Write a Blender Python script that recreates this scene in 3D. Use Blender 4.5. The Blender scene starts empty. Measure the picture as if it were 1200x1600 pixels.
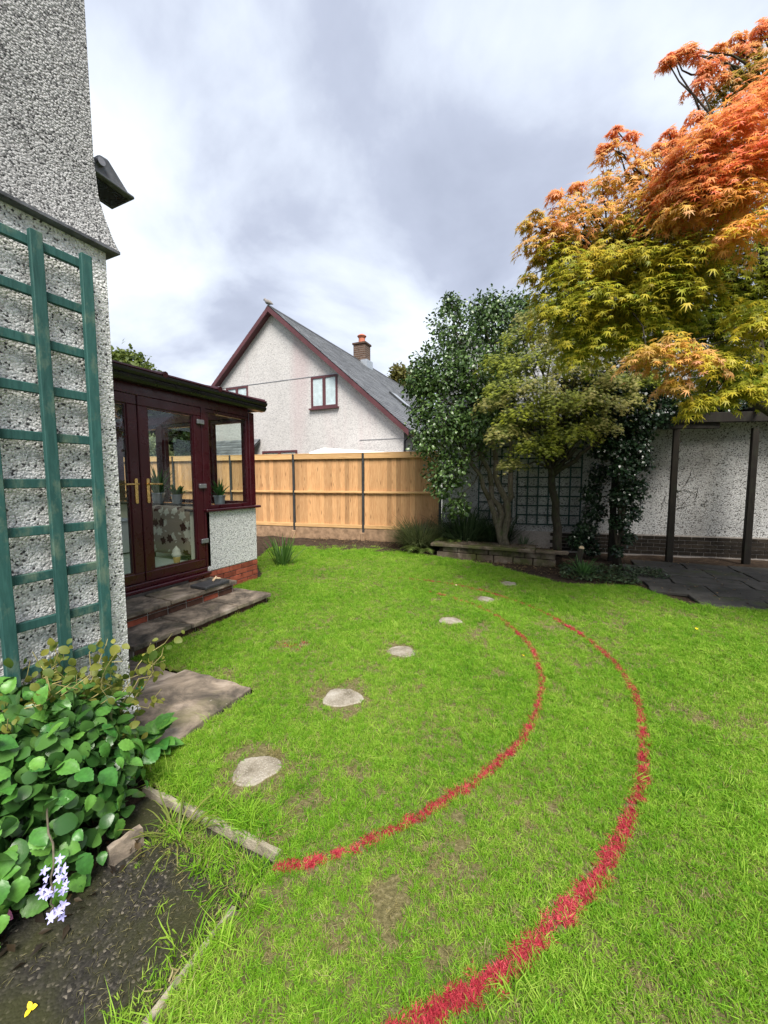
import bpy, math, random
import numpy as np
from mathutils import Vector, Matrix
R = math.radians
rng = np.random.default_rng(7)
random.seed(7)
SC = bpy.context.scene
COL = SC.collection

# ------------------------------------------------------------------ camera
# world: X to the right of the house wall, Y along the house wall, away from the viewer
cam = bpy.data.cameras.new('camera')
cam.sensor_width = 36.0; cam.lens = 13.5
cam.clip_start = 0.02; cam.clip_end = 3000
camo = bpy.data.objects.new('camera', cam); COL.objects.link(camo)
camo.location = (0, 0, 1.5)
camo.rotation_euler = (R(90 - 4.8), 0, R(24.2))
SC.camera = camo

# ------------------------------------------------------------------ sky
SUN_EL, SUN_AZ = R(54), R(146)      # azimuth from +Y towards +X: behind the viewer
world = bpy.data.worlds.new('World'); SC.world = world; world.use_nodes = True
wt = world.node_tree; wt.nodes.clear()


def nd(t, typ, ins=None, **props):
    n = t.nodes.new(typ)
    for k, v in props.items():
        setattr(n, k, v)
    for k, v in (ins or {}).items():
        s = n.inputs[k]
        if isinstance(v, bpy.types.NodeSocket):
            t.links.new(v, s)
        elif isinstance(v, bpy.types.Node):
            t.links.new(v.outputs[0], s)
        else:
            if s.type == 'RGBA' and len(v) == 3:
                v = (*v, 1)
            s.default_value = v
    return n


def ramp(t, fac, stops, interp='LINEAR'):
    n = t.nodes.new('ShaderNodeValToRGB'); n.color_ramp.interpolation = interp
    e = n.color_ramp.elements
    while len(e) < len(stops):
        e.new(0.5)
    for i, (p, c) in enumerate(stops):
        e[i].position = p
        e[i].color = (*c, 1) if isinstance(c, (tuple, list)) else (c, c, c, 1)
    t.links.new(fac, n.inputs[0])
    return n.outputs[0]


def mixc(t, fac, a, b, blend='MIX'):
    n = t.nodes.new('ShaderNodeMix'); n.data_type = 'RGBA'; n.blend_type = blend
    for i, v in ((0, fac), (6, a), (7, b)):
        s = n.inputs[i]
        if isinstance(v, bpy.types.NodeSocket):
            t.links.new(v, s)
        elif i == 0:
            s.default_value = v
        else:
            s.default_value = (*v, 1) if len(v) == 3 else v
    return n.outputs[2]


def mth(t, op, a, b=0.0, c=None):
    n = t.nodes.new('ShaderNodeMath'); n.operation = op
    for i, v in enumerate((a, b) if c is None else (a, b, c)):
        if isinstance(v, bpy.types.NodeSocket):
            t.links.new(v, n.inputs[i])
        else:
            n.inputs[i].default_value = v
    return n.outputs[0]


sky = nd(wt, 'ShaderNodeTexSky', sky_type='NISHITA', sun_disc=False)
sky.sun_elevation = SUN_EL; sky.sun_rotation = SUN_AZ
sky.air_density = 1.0; sky.dust_density = 2.5
tc = nd(wt, 'ShaderNodeTexCoord')
sp = nd(wt, 'ShaderNodeSeparateXYZ', {0: tc.outputs['Generated']})
zz = mth(wt, 'ADD', mth(wt, 'ABSOLUTE', sp.outputs[2]), 0.32)
cx = mth(wt, 'DIVIDE', sp.outputs[0], zz); cy = mth(wt, 'DIVIDE', sp.outputs[1], zz)
cv = nd(wt, 'ShaderNodeCombineXYZ', {0: cx, 1: cy, 2: 3.7})
n1 = nd(wt, 'ShaderNodeTexNoise', {'Vector': cv, 'Scale': 1.75, 'Detail': 8.0, 'Roughness': 0.52, 'Distortion': 0.25})
cv2 = nd(wt, 'ShaderNodeCombineXYZ', {0: cx, 1: cy, 2: 9.1})
n2 = nd(wt, 'ShaderNodeTexNoise', {'Vector': cv2, 'Scale': 0.75, 'Detail': 3.0, 'Roughness': 0.5})
cm = mth(wt, 'ADD', mth(wt, 'MULTIPLY', n1.outputs[0], 0.74), mth(wt, 'MULTIPLY', n2.outputs[0], 0.26))
cloud = ramp(wt, cm, [(0.34, (2.4, 2.65, 3.35)), (0.45, (3.1, 3.4, 4.2)), (0.53, (4.4, 4.8, 5.55)), (0.63, (5.7, 6.1, 6.6))])
cover = ramp(wt, n2.outputs[0], [(0.30, 0.9), (0.62, 0.98)])
skyc = mixc(wt, cover, sky.outputs[0], cloud)
bg = nd(wt, 'ShaderNodeBackground', {'Color': skyc, 'Strength': 0.085})
wo = nd(wt, 'ShaderNodeOutputWorld', {'Surface': bg.outputs[0]})

# ------------------------------------------------------------------ soft sun behind thin cloud
sl = bpy.data.lights.new('sun', 'SUN'); sl.energy = 3.0; sl.angle = R(28); sl.color = (1.0, 0.95, 0.87)
so = bpy.data.objects.new('sun', sl); COL.objects.link(so)
sd = Vector((math.sin(SUN_AZ) * math.cos(SUN_EL), math.cos(SUN_AZ) * math.cos(SUN_EL), math.sin(SUN_EL)))
so.rotation_euler = sd.to_track_quat('Z', 'Y').to_euler(); so.location = (0, -6, 12)

vs = SC.view_settings
vs.view_transform = 'Standard'; vs.look = 'None'; vs.exposure = 1.22; vs.gamma = 1.0; vs.use_curve_mapping = False
SC.cycles.use_denoising = True
SC.cycles.max_bounces = 8; SC.cycles.transparent_max_bounces = 16
SC.cycles.sample_clamp_indirect = 4.0

# ------------------------------------------------------------------ helpers
TH = R(24.2)


def at(px, py, d):
    """metres: point at depth d along the view heading that lies behind photo point (px, py)"""
    P = R(4.8); x = (px - 600) / 600; y = -(py - 800) / 600
    r = (x, math.cos(P) + y * math.sin(P), -math.sin(P) + y * math.cos(P)); k = d / r[1]
    X, Y, Z = r[0] * k, d, 1.5 + r[2] * k
    return Vector((X * math.cos(TH) - Y * math.sin(TH), X * math.sin(TH) + Y * math.cos(TH), Z))


ORG = {}


def link(o, parent=None, org=None):
    COL.objects.link(o)
    po = ORG[parent.name] if parent else Vector((0, 0, 0))
    g = Vector(org) if org is not None else po.copy()
    o.location = g - po
    if parent:
        o.parent = parent
    ORG[o.name] = g
    return o


def tag(o, label=None, cat=None, group=None, kind=None):
    if label: o['label'] = label
    if cat: o['category'] = cat
    if group: o['group'] = group
    if kind: o['kind'] = kind
    return o


def thing(name, loc, label, cat, group=None):
    o = bpy.data.objects.new(name, None); o.empty_display_size = 0.1
    link(o, None, loc)
    return tag(o, label, cat, group)


class MB:
    def __init__(s):
        s.v = []; s.f = []

    def add(s, vs_, fs_):
        b = len(s.v); s.v += [tuple(v) for v in vs_]; s.f += [tuple(i + b for i in f) for f in fs_]
        return s

    def box(s, x0, x1, y0, y1, z0, z1):
        return s.add([(x0, y0, z0), (x1, y0, z0), (x1, y1, z0), (x0, y1, z0), (x0, y0, z1), (x1, y0, z1), (x1, y1, z1), (x0, y1, z1)],
                     [(3, 2, 1, 0), (4, 5, 6, 7), (0, 1, 5, 4), (1, 2, 6, 5), (2, 3, 7, 6), (3, 0, 4, 7)])

    def obox(s, c, sx, sy, sz, m):
        """box with centre c, sizes, axes = columns of 3x3 m"""
        c = Vector(c); pts = []
        for dz in (-.5, .5):
            for dx, dy in ((-.5, -.5), (.5, -.5), (.5, .5), (-.5, .5)):
                pts.append(c + m @ Vector((dx * sx, dy * sy, dz * sz)))
        return s.add(pts, [(3, 2, 1, 0), (4, 5, 6, 7), (0, 1, 5, 4), (1, 2, 6, 5), (2, 3, 7, 6), (3, 0, 4, 7)])

    def tube(s, pts, rads, n=8, cap=True):
        pts = [Vector(p) for p in pts]
        if not isinstance(rads, (list, tuple)): rads = [rads] * len(pts)
        b = len(s.v); up = None
        for i, p in enumerate(pts):
            d = (pts[min(i + 1, len(pts) - 1)] - pts[max(i - 1, 0)]).normalized()
            if up is None:
                up = d.orthogonal().normalized()
            a = (up - d * up.dot(d)).normalized(); c = d.cross(a); up = a
            for k in range(n):
                t = 2 * math.pi * k / n
                s.v.append(tuple(p + (a * math.cos(t) + c * math.sin(t)) * rads[i]))
        for i in range(len(pts) - 1):
            for k in range(n):
                k2 = (k + 1) % n
                s.f.append((b + i * n + k, b + i * n + k2, b + (i + 1) * n + k2, b + (i + 1) * n + k))
        if cap:
            s.f.append(tuple(b + k for k in reversed(range(n))))
            s.f.append(tuple(b + (len(pts) - 1) * n + k for k in range(n)))
        return s

    def lathe(s, c, prof, n=16):
        b = len(s.v)
        for r, z in prof:
            for k in range(n):
                t = 2 * math.pi * k / n
                s.v.append((c[0] + r * math.cos(t), c[1] + r * math.sin(t), c[2] + z))
        for i in range(len(prof) - 1):
            for k in range(n):
                k2 = (k + 1) % n
                s.f.append((b + i * n + k, b + i * n + k2, b + (i + 1) * n + k2, b + (i + 1) * n + k))
        s.f.append(tuple(b + k for k in reversed(range(n)))); s.f.append(tuple(b + (len(prof) - 1) * n + k for k in range(n)))
        return s

    def prism(s, poly, vec):
        """polygon (list of 3d) extruded along vec"""
        n = len(poly); vec = Vector(vec); P = [Vector(p) for p in poly]
        return s.add(P + [p + vec for p in P], [tuple(reversed(range(n))), tuple(range(n, 2 * n))] +
                     [(i, (i + 1) % n, n + (i + 1) % n, n + i) for i in range(n)])

    def mesh(s, name, org=(0, 0, 0)):
        me = bpy.data.meshes.new(name)
        o = Vector(org)
        me.from_pydata([(v[0] - o.x, v[1] - o.y, v[2] - o.z) for v in s.v], [], s.f)
        me.update()
        import bmesh
        bm = bmesh.new(); bm.from_mesh(me); bmesh.ops.recalc_face_normals(bm, faces=bm.faces); bm.to_mesh(me); bm.free()
        return me

    def build(s, name, mat, parent=None, org=None, smooth=False, bevel=0, seg=1):
        g = Vector(org) if org is not None else (ORG[parent.name] if parent else Vector((0, 0, 0)))
        me = s.mesh(name, g); me.materials.append(mat)
        o = bpy.data.objects.new(name, me); link(o, parent, g)
        if smooth:
            for p in me.polygons: p.use_smooth = True
        if bevel:
            md = o.modifiers.new('bevel', 'BEVEL'); md.width = bevel; md.segments = seg; md.limit_method = 'ANGLE'; md.angle_limit = R(40)
        return o


def piece(me, name, parent, loc, rot=None, scale=None):
    """an object that shares mesh data, child of parent; loc in world metres"""
    o = bpy.data.objects.new(name, me); COL.objects.link(o)
    po = ORG[parent.name] if parent else Vector((0, 0, 0))
    M = Matrix.Translation(Vector(loc) - po)
    if rot is not None: M = M @ rot.to_4x4()
    if scale is not None:
        M = M @ Matrix.Diagonal((*scale, 1)) if hasattr(scale, '__len__') else M @ Matrix.Scale(scale, 4)
    if parent: o.parent = parent
    o.matrix_local = M
    ORG[o.name] = Vector(loc)
    return o


def frame(x, z):
    """3x3 with columns x, y = z cross x, z"""
    x = Vector(x).normalized(); z = Vector(z); z = (z - x * z.dot(x)).normalized(); y = z.cross(x)
    return Matrix((x, y, z)).transposed()


def fastmesh(name, V, F, mat, cols=None, parent=None, org=None):
    g = Vector(org) if org is not None else (ORG[parent.name] if parent else Vector((0, 0, 0)))
    V = np.asarray(V, np.float32) - np.array(g, np.float32); F = np.asarray(F, np.int32)
    me = bpy.data.meshes.new(name); k = F.shape[1]
    me.vertices.add(len(V)); me.vertices.foreach_set('co', V.ravel())
    me.loops.add(F.size); me.loops.foreach_set('vertex_index', F.ravel())
    me.polygons.add(len(F)); me.polygons.foreach_set('loop_start', np.arange(0, F.size, k, dtype=np.int32))
    me.update(calc_edges=True)
    if cols is not None:
        a = me.attributes.new('col', 'FLOAT_COLOR', 'POINT')
        c = np.ones((len(V), 4), np.float32); c[:, :3] = cols; a.data.foreach_set('color', c.ravel())
    me.materials.append(mat)
    o = bpy.data.objects.new(name, me); link(o, parent, g)
    return o


# ------------------------------------------------------------------ materials
def newmat(name):
    m = bpy.data.materials.new(name); m.use_nodes = True; t = m.node_tree; t.nodes.clear()
    return m, t


def finish(t, col, rough=0.8, bump=None, bstr=0.3, bdist=0.01, spec=0.3, metal=0.0, normal=None, trans=None, coat=0.0):
    p = nd(t, 'ShaderNodeBsdfPrincipled', {'Base Color': col, 'Roughness': rough, 'Specular IOR Level': spec, 'Metallic': metal, 'Coat Weight': coat})
    if bump is not None:
        b = nd(t, 'ShaderNodeBump', {'Height': bump, 'Strength': bstr, 'Distance': bdist}); t.links.new(b.outputs[0], p.inputs['Normal'])
    sh = p.outputs[0]
    if trans is not None:
        tr = nd(t, 'ShaderNodeBsdfTranslucent', {'Color': col})
        sh = nd(t, 'ShaderNodeMixShader', {0: trans, 1: sh, 2: tr.outputs[0]}).outputs[0]
    nd(t, 'ShaderNodeOutputMaterial', {'Surface': sh})


def gpos(t, scale=(1, 1, 1), obj=False, rot=(0, 0, 0)):
    if obj:
        s = nd(t, 'ShaderNodeTexCoord').outputs['Object']
    else:
        s = nd(t, 'ShaderNodeNewGeometry').outputs['Position']
    return nd(t, 'ShaderNodeMapping', {'Vector': s, 'Scale': scale, 'Rotation': rot}).outputs[0]


def noise(t, vec, scale, detail=4.0, rough=0.55, dist=0.0):
    return nd(t, 'ShaderNodeTexNoise', {'Vector': vec, 'Scale': scale, 'Detail': detail, 'Roughness': rough, 'Distortion': dist}).outputs[0]


def simple(name, c, rough=0.6, var=0.12, nscale=8.0, bstr=0.1, spec=0.4, metal=0.0, bdist=0.004, objrand=0.0, coat=0.0):
    m, t = newmat(name); v = gpos(t)
    n = noise(t, v, nscale); c = np.array(c)
    col = ramp(t, n, [(0.3, tuple(c * (1 - var))), (0.7, tuple(np.minimum(c * (1 + var), 1)))])
    if objrand:
        r = nd(t, 'ShaderNodeObjectInfo').outputs['Random']
        col = mixc(t, 1.0, col, ramp(t, r, [(0, 1 - objrand), (1, 1.0)]), 'MULTIPLY')
    rr = ramp(t, noise(t, v, nscale * 2.7), [(0.3, max(rough - .1, .03)), (0.7, min(rough + .1, 1))])
    finish(t, col, rr, noise(t, v, nscale * 6), bstr, bdist, spec, metal, coat=coat)
    return m


def pebble(name, size, white, mid, dark, dirt=0.35, bd=0.006, stain=None, darkfrac=0.14):
    m, t = newmat(name); v = gpos(t); k = 1.0 / size
    v = nd(t, 'ShaderNodeVectorMath', {0: v, 1: nd(t, 'ShaderNodeVectorMath', {0: nd(t, 'ShaderNodeTexNoise', {'Vector': v, 'Scale': k * 0.6}).outputs[1], 'Scale': size * 0.9}, operation='SCALE').outputs[0]}, operation='ADD').outputs[0]
    vo = nd(t, 'ShaderNodeTexVoronoi', {'Vector': v, 'Scale': k, 'Randomness': 1.0})
    vo2 = nd(t, 'ShaderNodeTexVoronoi', {'Vector': v, 'Scale': k * 1.9})
    rnd = nd(t, 'ShaderNodeSeparateColor', {0: vo.outputs['Color']}).outputs[0]
    rnd2 = nd(t, 'ShaderNodeSeparateColor', {0: vo2.outputs['Color']}).outputs[1]
    col = ramp(t, rnd, [(0.0, dark), (darkfrac, dark), (darkfrac + .05, mid), (0.42, mid), (0.55, white), (1.0, white)])
    col = mixc(t, ramp(t, rnd2, [(0.90, 0.0), (0.93, 0.75)]), col, dark)
    gap = ramp(t, vo.outputs['Distance'], [(0.5, 0.0), (0.85, 0.55)])
    col = mixc(t, gap, col, mid)
    big = noise(t, gpos(t, (1, 1, 0.45)), 1.4, 5)
    col = mixc(t, ramp(t, big, [(0.42, 0.0), (0.75, dirt)]), col, mid, 'MULTIPLY')
    if stain:
        s = noise(t, gpos(t, (0.7, 0.7, 0.06)), 1.3, 3)
        col = mixc(t, ramp(t, s, [(0.50, 0.0), (0.68, 0.5)]), col, stain)
    h = mth(t, 'ADD', mth(t, 'SUBTRACT', 1.0, vo.outputs['Distance']), mth(t, 'MULTIPLY', rnd, 0.6))
    finish(t, col, 0.75, h, 1.0, bd, 0.35)
    return m


M = {}
M['pebble'] = pebble('pebble_dash', 0.0108, (.80, .80, .79), (.58, .58, .57), (.055, .055, .058), 0.3, 0.005, darkfrac=.075)
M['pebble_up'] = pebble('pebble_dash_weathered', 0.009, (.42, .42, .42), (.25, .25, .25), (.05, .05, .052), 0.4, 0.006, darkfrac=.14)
M['pebble_small'] = pebble('pebble_dash_white', 0.012, (.82, .82, .80), (.62, .62, .61), (.22, .22, .22), 0.15, 0.005, darkfrac=.09)
M['gable'] = pebble('gable_render', 0.03, (.60, .58, .565), (.53, .51, .50), (.42, .405, .40), 0.2, 0.005, stain=(.46, .33, .34))
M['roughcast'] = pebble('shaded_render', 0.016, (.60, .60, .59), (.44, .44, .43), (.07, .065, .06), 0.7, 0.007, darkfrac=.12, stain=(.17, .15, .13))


def woodmat(name, c1, c2, axis_scale, objrand=0.25, knots=False, worn=None, rough=0.7):
    m, t = newmat(name)
    v = gpos(t, axis_scale, obj=True)
    rn = nd(t, 'ShaderNodeObjectInfo').outputs['Random']
    off = nd(t, 'ShaderNodeCombineXYZ', {0: mth(t, 'MULTIPLY', rn, 37.0), 1: mth(t, 'MULTIPLY', rn, 11.0), 2: mth(t, 'MULTIPLY', rn, 5.0)})
    v = nd(t, 'ShaderNodeVectorMath', {0: v, 1: off}, operation='ADD').outputs[0]
    n = noise(t, v, 6.0, 6, 0.6, 0.6)
    col = ramp(t, n, [(0.3, c1), (0.7, c2)])
    if knots:
        kv = nd(t, 'ShaderNodeTexVoronoi', {'Vector': nd(t, 'ShaderNodeMapping', {'Vector': v, 'Scale': (1, 1, 2.6)}).outputs[0], 'Scale': 1.5})
        col = mixc(t, ramp(t, kv.outputs['Distance'], [(0.06, 0.85), (0.2, 0.0)]), col, tuple(np.array(c1) * .42))
    col = mixc(t, 1.0, col, ramp(t, rn, [(0, 1 - objrand), (1, 1.0)]), 'MULTIPLY')
    if worn:
        w = noise(t, gpos(t, (1, 1, .5)), 9.0, 7, 0.7)
        col = mixc(t, ramp(t, w, [(0.52, 0.0), (0.68, 0.7)]), col, worn)
    finish(t, col, rough, n, 0.35, 0.004, 0.3)
    return m


M['fence'] = woodmat('fence_timber', (.55, .275, .115), (.79, .47, .225), (9, 9, .7), 0.42, True)
M['rail'] = woodmat('fence_rail_timber', (.58, .32, .13), (.78, .50, .235), (.7, .7, 9), 0.2, True)
M['teal'] = woodmat('green_painted_timber', (.016, .068, .062), (.036, .12, .108), (10, 10, 1.2), 0.25, False, (.15, .20, .14))
M['darktrellis'] = woodmat('dark_green_timber', (.012, .035, .03), (.03, .07, .06), (10, 10, 1.2), 0.2)
M['oldwood'] = woodmat('old_dark_timber', (.010, .008, .006), (.028, .022, .016), (8, 8, .8), 0.3, False, (.028, .032, .018))
M['bark'] = woodmat('bark', (.06, .05, .035), (.20, .17, .12), (8, 8, 2), 0.1, False, (.07, .10, .03), .9)
M['barkdark'] = woodmat('dark_bark', (.02, .016, .012), (.06, .05, .035), (8, 8, 2), 0.1, False, (.05, .07, .025), .9)
M['brick'] = simple('red_brick', (.36, .095, .055), .85, .3, 14, .5, .2, objrand=.35, bdist=.003)
M['brickdark'] = simple('stained_brick', (.13, .065, .045), .9, .5, 9, .5, .2, objrand=.5, bdist=.004)
M['brickwall'] = simple('shaded_wall_brick', (.032, .025, .018), .9, .5, 6, .5, .2, objrand=.5)  # grime and the shade at the wall foot, both put into the colour
M['brickchim'] = simple('chimney_brick', (.12, .075, .055), .9, .4, 9, .5, .2, objrand=.35)
M['mortar'] = simple('mortar', (.30, .27, .24), .95, .2, 30, .4)
M['upvc'] = simple('rosewood_upvc', (.052, .0055, .010), .30, .18, 3, .03, .5, objrand=.1)
M['barge'] = simple('maroon_bargeboard', (.10, .035, .04), .5, .2, 3, .05, .4)
M['black'] = simple('black_plastic', (.012, .012, .014), .35, .2, 5, .03, .5)
M['gutter'] = simple('dark_gutter_plastic', (.016, .014, .016), .32, .3, 4, .05, .5)
M['gold'] = simple('brass', (.80, .52, .20), .25, .1, 10, .02, .5, 1.0)
M['grey'] = simple('grey_metal', (.30, .30, .31), .4, .15, 20, .05, .5, 0.6)
M['steel'] = simple('dark_steel_post', (.035, .038, .04), .5, .25, 10, .05, .4)
M['lampmetal'] = simple('weathered_aluminium', (.10, .105, .115), .55, .5, 22, .2, .4, 0.3)
M['concrete'] = simple('concrete', (.30, .265, .20), .92, .3, 22, .7, .2, bdist=.006)
M['gravelboard'] = simple('concrete_gravel_board', (.30, .195, .12), .92, .35, 9, .4, .2)
M['white'] = simple('white_painted_sheet', (.80, .80, .78), .5, .05, 3, .03)
M['cream'] = simple('cream_plaster', (.74, .71, .60), .7, .05, 3, .05)
M['floorin'] = simple('pale_floor', (.62, .68, .62), .35, .06, 2, .02)
M['ledge'] = simple('dark_ledge', (.02, .018, .018), .25, .2, 4, .02)
M['curtain'] = simple('white_curtain', (.72, .75, .82), .8, .15, 6, .2)
M['terracotta'] = simple('terracotta', (.46, .15, .09), .8, .2, 10, .2)
M['zinc'] = simple('zinc_pot', (.42, .45, .48), .4, .15, 14, .08, .5, 0.5)
M['slateblack'] = simple('black_slate', (.045, .045, .048), .55, .35, 16, .3)
M['bird'] = simple('grey_feather', (.22, .20, .19), .8, .3, 30, .2)
M['waffle'] = simple('wafer_yellow', (.62, .42, .14), .6, .1, 30, .1)
M['green_plastic'] = simple('green_plastic', (.01, .42, .16), .3, .1, 20, .03, .5)
M['lilac'] = simple('lilac_petal', (.46, .44, .78), .6, .2, 60, .1)
M['pink'] = simple('pink_petal', (.85, .28, .50), .6, .12, 40, .1)
M['yellow'] = simple('yellow_petal', (.90, .62, .01), .6, .1, 40, .1)
M['cutwood'] = simple('cut_wood', (.70, .52, .33), .8, .2, 30, .2)
M['sheer'] = simple('dark_interior', (.02, .02, .022), .8)

m, t = newmat('slab_stone'); v = gpos(t)
n = noise(t, v, 3.2, 8, .65, .6); nb = noise(t, v, 40, 5, .6); rn = nd(t, 'ShaderNodeObjectInfo').outputs['Random']
c = ramp(t, n, [(.34, (.05, .044, .036)), (.45, (.14, .115, .09)), (.55, (.28, .225, .17)), (.66, (.46, .38, .31))])
c = mixc(t, ramp(t, noise(t, v, 7, 5), [(.56, 0.), (.7, .55)]), c, (.035, .032, .03))
c = mixc(t, ramp(t, noise(t, v, 2.1, 5), [(.58, 0.), (.72, .4)]), c, (.16, .17, .04))
c = mixc(t, ramp(t, nb, [(.66, 0.), (.74, .5)]), c, (.55, .5, .42))
c = mixc(t, 1.0, c, ramp(t, rn, [(0, .75), (1, 1.)]), 'MULTIPLY')
finish(t, c, .9, mth(t, 'ADD', n, mth(t, 'MULTIPLY', nb, .35)), .9, .012, .25); M['slab'] = m

m, t = newmat('dark_slab_stone'); v = gpos(t)
n = noise(t, v, 3.0, 8, .65, .6); nb = noise(t, v, 40, 5, .6); rn = nd(t, 'ShaderNodeObjectInfo').outputs['Random']
c = ramp(t, n, [(.3, (.035, .033, .029)), (.5, (.068, .064, .056)), (.72, (.12, .11, .098))])
c = mixc(t, ramp(t, noise(t, v, 2.4, 5), [(.55, 0.), (.68, .7)]), c, (.055, .075, .016))
c = mixc(t, 1.0, c, ramp(t, rn, [(0, .7), (1, 1.)]), 'MULTIPLY')
finish(t, c, .8, mth(t, 'ADD', n, mth(t, 'MULTIPLY', nb, .35)), .8, .012, .35); M['patio'] = m

m, t = newmat('mossy_bed_stone'); v = gpos(t)
n = noise(t, v, 3.6, 8, .65, .6); nb = noise(t, v, 30, 6, .65)
c = ramp(t, n, [(.3, (.06, .045, .032)), (.5, (.14, .11, .08)), (.7, (.27, .23, .17))])
c = mixc(t, ramp(t, noise(t, v, 2.6, 6), [(.48, 0.), (.60, .75)]), c, (.07, .085, .018))
c = mixc(t, ramp(t, noise(t, v, 6, 5), [(.58, 0.), (.7, .7)]), c, (.025, .02, .016))
finish(t, c, .92, mth(t, 'ADD', n, mth(t, 'MULTIPLY', nb, .4)), .9, .015, .2); M['bedslab'] = m

m, t = newmat('stepping_stone'); v = gpos(t)
n = noise(t, v, 9, 8, .6); nb = nd(t, 'ShaderNodeTexVoronoi', {'Vector': v, 'Scale': 95.0}).outputs['Distance']
c = ramp(t, n, [(.3, (.14, .12, .085)), (.5, (.27, .24, .19)), (.72, (.38, .35, .30))])
c = mixc(t, ramp(t, nb, [(.1, .4), (.4, 0.)]), c, (.62, .58, .52))
finish(t, c, .95, mth(t, 'ADD', n, mth(t, 'MULTIPLY', nb, .3)), .9, .01, .2); M['stone'] = m

m, t = newmat('soil'); v = gpos(t)
n = noise(t, v, 14, 9, .7, .3); c = ramp(t, n, [(.3, (.018, .012, .008)), (.55, (.06, .04, .026)), (.75, (.13, .09, .06))])
finish(t, c, .95, noise(t, v, 30, 8, .7), 1.0, .03, .2); M['soil'] = m

m, t = newmat('tarmac'); v = gpos(t)
vo = nd(t, 'ShaderNodeTexVoronoi', {'Vector': v, 'Scale': 130.0}); n = noise(t, v, 4, 7, .6)
rr = nd(t, 'ShaderNodeSeparateColor', {0: vo.outputs['Color']}).outputs[0]
c = ramp(t, rr, [(.0, (.014, .013, .011)), (.6, (.026, .024, .020)), (.93, (.045, .041, .034)), (1., (.16, .14, .11))])
c = mixc(t, ramp(t, n, [(.42, 0.), (.58, .75)]), c, (.034, .036, .011))
finish(t, c, .85, mth(t, 'SUBTRACT', 1.0, vo.outputs['Distance']), .6, .004, .25); M['tarmac'] = m

m, t = newmat('lawn_ground'); v = gpos(t)
n = noise(t, v, 2.0, 7, .65); n3 = noise(t, v, 60, 6, .7)
c = ramp(t, n3, [(.3, (.06, .055, .02)), (.55, (.17, .15, .065)), (.75, (.33, .28, .17))])
c = mixc(t, ramp(t, n, [(.56, 0.), (.74, .6)]), c, (.20, .155, .075))
finish(t, c, .95, n3, .8, .02, .2); M['lawn'] = m

m, t = newmat('far_ground'); v = gpos(t)
c = ramp(t, noise(t, v, .6, 7, .65), [(.3, (.05, .08, .02)), (.7, (.10, .13, .04))]); finish(t, c, .95); M['ground'] = m

m, t = newmat('slate'); v = gpos(t); rn = nd(t, 'ShaderNodeAttribute', attribute_name='col').outputs['Color']
c = mixc(t, 1.0, ramp(t, noise(t, v, 1.3, 6, .65), [(.3, (.12, .124, .132)), (.7, (.22, .227, .24))]), rn, 'MULTIPLY')
c = mixc(t, ramp(t, noise(t, v, 5, 5), [(.6, 0.), (.72, .35)]), c, (.20, .20, .13))
finish(t, c, .5, noise(t, v, 20), .3, .01, .5); M['slate'] = m

m, t = newmat('clear_glass')
fr = mth(t, 'ADD', .04, mth(t, 'MULTIPLY', mth(t, 'POWER', nd(t, 'ShaderNodeLayerWeight', {'Blend': .5}).outputs['Facing'], 5.0), .9))
g = nd(t, 'ShaderNodeBsdfGlossy', {'Roughness': .01}); tr = nd(t, 'ShaderNodeBsdfTransparent', {'Color': (.94, .97, .955)})
fac = fr
nd(t, 'ShaderNodeOutputMaterial', {'Surface': nd(t, 'ShaderNodeMixShader', {0: fac, 1: tr.outputs[0], 2: g.outputs[0]}).outputs[0]}); M['glass'] = m
m, t = newmat('tinted_roof_glass')
fr = mth(t, 'ADD', .04, mth(t, 'MULTIPLY', mth(t, 'POWER', nd(t, 'ShaderNodeLayerWeight', {'Blend': .5}).outputs['Facing'], 5.0), .9))
g = nd(t, 'ShaderNodeBsdfGlossy', {'Roughness': .08}); tr = nd(t, 'ShaderNodeBsdfTransparent', {'Color': (.30, .33, .31)})
nd(t, 'ShaderNodeOutputMaterial', {'Surface': nd(t, 'ShaderNodeMixShader', {0: fr, 1: tr.outputs[0], 2: g.outputs[0]}).outputs[0]}); M['roofglass'] = m

m, t = newmat('floral_fabric'); v = gpos(t, (1, 1, 1))
vo = nd(t, 'ShaderNodeTexVoronoi', {'Vector': v, 'Scale': 7.0, 'Randomness': .8})
ds = nd(t, 'ShaderNodeVectorMath', {0: v, 1: nd(t, 'ShaderNodeTexVoronoi', {'Vector': v, 'Scale': 7.0, 'Randomness': .8}).outputs['Position']}, operation='SUBTRACT')
s3 = nd(t, 'ShaderNodeSeparateXYZ', {0: ds.outputs[0]})
ang = mth(t, 'ARCTAN2', s3.outputs[2], mth(t, 'ADD', s3.outputs[0], s3.outputs[1]))
pet = mth(t, 'ADD', vo.outputs['Distance'], mth(t, 'MULTIPLY', mth(t, 'SINE', mth(t, 'MULTIPLY', ang, 6.0)), .07))
rr = nd(t, 'ShaderNodeSeparateColor', {0: vo.outputs['Color']})
fl = ramp(t, rr.outputs[0], [(.0, (.74, .70, .60)), (.62, (.74, .70, .60)), (.64, (.06, .022, .016)), (1., (.06, .022, .016))], 'CONSTANT')
mask = ramp(t, pet, [(.40, 1.), (.43, 0.)])
veins = ramp(t, mth(t, 'ABSOLUTE', mth(t, 'SINE', mth(t, 'MULTIPLY', ang, 6.0))), [(.05, .6), (.2, 0.)])
c = mixc(t, mask, (.36, .29, .23), mixc(t, veins, fl, (.25, .19, .14)))
finish(t, c, .9, noise(t, v, 300), .2, .002, .2); M['floral'] = m


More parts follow.
